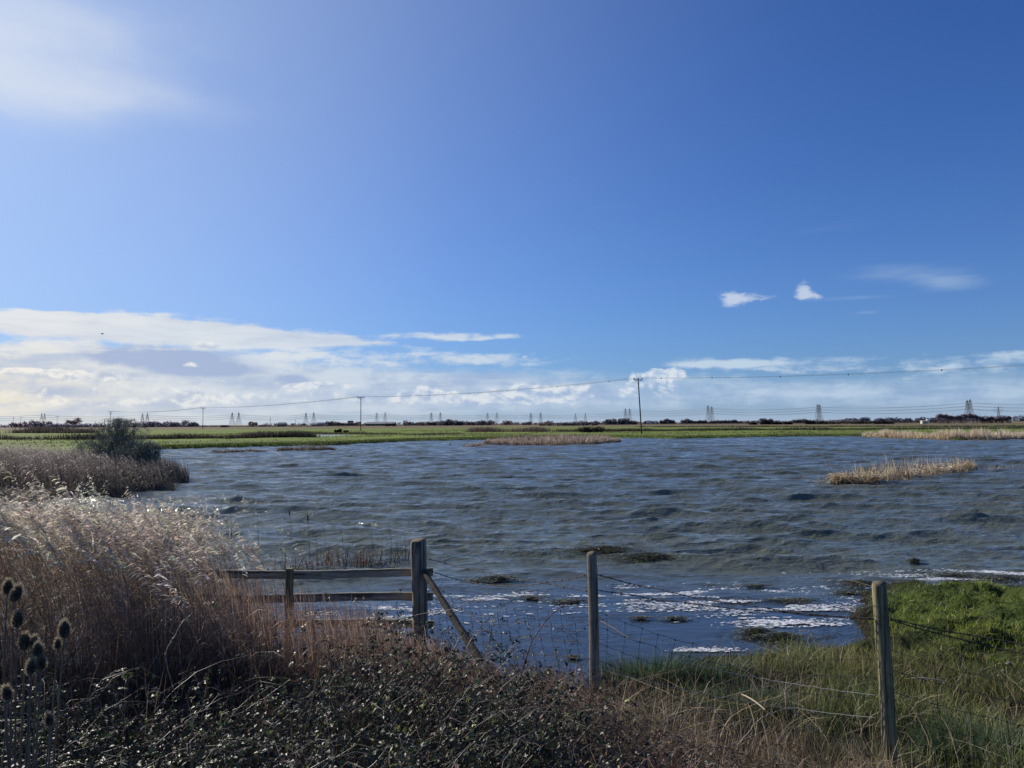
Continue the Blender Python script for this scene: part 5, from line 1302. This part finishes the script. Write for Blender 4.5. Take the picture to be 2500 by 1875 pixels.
# foam flakes
def flakes(name, label, X, Y, s, mat, c, z=.009, cat='foam', asp=.5):
    n = len(X); k = 7; th = np.arange(k) * 2 * math.pi / k; a = G(.35, n)[:, None]
    r = U(.55, 1.1, (n, k)) * s[:, None]; u = np.cos(th) * r * 1.3; v = np.sin(th) * r * asp
    V = np.stack([X[:, None] + u * np.cos(a) - v * np.sin(a), Y[:, None] + u * np.sin(a) + v * np.cos(a), np.full((n, k), z) + U(0, .004, (n, 1))], -1)
    C_ = np.stack([X, Y, np.full(n, z + .006)], -1)[:, None]; V = np.concatenate([V, C_], 1)
    b = (np.arange(n) * 8)[:, None, None]; T = b + np.array([[7, j, (j + 1) % 7] for j in range(7)])[None]
    acc = Acc(); acc.add(V, T.reshape(-1, 3), np.repeat(choose(c, [1] * len(c), n, .1), 8, 0)); o = acc.build(name, mat); put(o, 'stuff', label, cat); return o
M_foam = veg_mat('foam', .0, .7, .3)
fx_, fy_, fs_ = [], [], []
for (px, py, rx, ry, n) in ((1700, 1455, 1.5, .40, 1900), (1500, 1450, 1.1, .35, 800), (1250, 1462, 1.0, .30, 700), (1870, 1478, 1.3, .35, 1500), (2040, 1500, .9, .22, 900), (2300, 1415, 1.3, .30, 1600), (2420, 1400, 1.5, .22, 1300), (2200, 1434, .9, .12, 700),
                            (1930, 1525, .5, .16, 500), (960, 1500, .9, .35, 700), (880, 1480, .8, .4, 400), (1600, 1480, 1.8, .5, 500), (1120, 1450, .6, .3, 250), (1850, 1515, .6, .2, 260), (1720, 1590, .35, .08, 240)):
    c = on(px, py, 0); n = int(n * 1.9); x = c.x + G(rx * .6, n); y = c.y + G(ry * .65, n); d = fbm(x * 1.2 + y * .5 + 3, y * 5.5 - x * .5, 4) + .5
    k = rng.random(n) < sst(d, .47, .58); fx_.append(x[k]); fy_.append(y[k]); fs_.append(.007 + .034 * rng.random(k.sum()) ** 2.6)
flakes('foam_flakes', 'white foam flakes drifting in the sheltered shallows', np.concatenate(fx_), np.concatenate(fy_), np.concatenate(fs_), M_foam, [(.74, .76, .76), (.84, .85, .84), (.54, .55, .55)])
n = 4200; X = U(-1.6, 4.8, n); Y = U(7.2, 12.0, n); keep = (poly_sd(X, Y, POND) < -.02) & (rng.random(n) < sst(fbm(X * .9, Y * 2.2, 3) + .5, .42, .7)); X, Y = X[keep], Y[keep]; n = len(X)
acc = Acc(); a = G(.5, n); L = U(.03, .22, n) * rng.random(n); tt = np.linspace(-.5, .5, 3)
Q = np.stack([X, Y, np.full(n, .012)], -1)[:, None] + np.stack([np.cos(a)[:, None] * L[:, None] * tt, np.sin(a)[:, None] * L[:, None] * tt, .006 * np.ones((n, 1)) * (1 - 4 * tt ** 2)], -1)
tubes(Q, np.tile([[.0015, .003, .0015]], (n, 1)), choose([(.10, .08, .05), (.35, .29, .19), (.05, .045, .03)], [1.2, .4, 1.2], n), acc, 3)
put(acc.build('floating_litter', M_weed), 'stuff', 'broken stems and bits drifting on the calm water', 'plant litter')
# whitish stones and litter on the turf
for q, (px, py, s) in enumerate(((2463, 1626, .030), (2448, 1640, .018), (2440, 1650, .022))):
    c = on(px, py, .2); r_ = np.random.default_rng(q + 40); a = Acc(); zz = np.linspace(-1, 1, 8)
    tubes(np.stack([zz * s, 0 * zz, .2 * s * np.sin(zz * 2)], -1)[None], (s * .6 * np.sqrt(np.clip(1 - zz ** 2, .03, 1)) * r_.uniform(.85, 1.1, 8))[None], tint((.28, .27, .26), 1, .1), a, 7)
    o = a.build('stone', M_foam); o.location = (c.x, c.y, gh(c.x, c.y) + .01); put(o, label=['largest pale stone at the right edge of the turf', 'small pale stone below the largest one', 'pale pebble lowest of the three'][q], cat='stone')

# taller odd stems breaking the outline of the thicket
n = 900; X = U(-4.2, 1.4, n); Y = U(4.2, 6.6, n)
grass_patch('dead_stems', 'scattered taller dead stems standing out of the thicket', X, Y, U(.45, .95, n) * lerp1(X, [-1.5, -.6, .3, 1.4], [1.1, .95, .65, .5]), U(.003, .0055, n), [(.34, .26, .18), (.20, .14, .10), (.10, .07, .055)], [.7, 1, 1], 6, lean=.35, mat=M_reed, cat='dead stems', droop=.2)
# mud and scattered litter at the foot of the right point
n = 1600; X = U(1.5, 9, n); Y = U(7, 12.4, n); sd_ = poly_sd(X, Y, POND); keep = np.abs(sd_) < .35; X, Y = X[keep], Y[keep]; n = len(X)
grass_patch('shore_litter', 'straw and broken stems washed up along the right shore', X, Y, U(.04, .18, n), U(.004, .009, n), [(.40, .32, .2), (.22, .16, .1), (.08, .06, .04)], [.6, 1, 1], 3, lean=3.0, mat=M_reed, cat='plant litter', zoff=.01)

# paler straw thrown over the scrub around the middle post
n = 1000; X = np.concatenate([G(.5, n // 2) + .7, U(-.6, 2.2, n - n // 2)]); Y = np.concatenate([G(.35, n // 2) + 5.4, U(4.0, 6.2, n - n // 2)])
grass_patch('loose_straw', 'pale straw and broken stems strewn around the middle post', X, Y, U(.15, .42, n), U(.003, .007, n), [(.60, .48, .31), (.38, .28, .18), (.24, .165, .10)], [.8, 1, .8], 5, lean=1.3, mat=M_reed, cat='straw', droop=.3, zoff=.12)
n = 1100; X = U(1.6, 6.5, n); Y = U(3.6, 7.4, n)
grass_patch('loose_straw', 'pale dead blades scattered over the right bank grass', X, Y, U(.12, .30, n), U(.002, .0045, n), [(.55, .46, .30), (.36, .28, .18)], [.7, 1], 4, lean=1.2, mat=M_reed, cat='straw', droop=.3, zoff=.10)
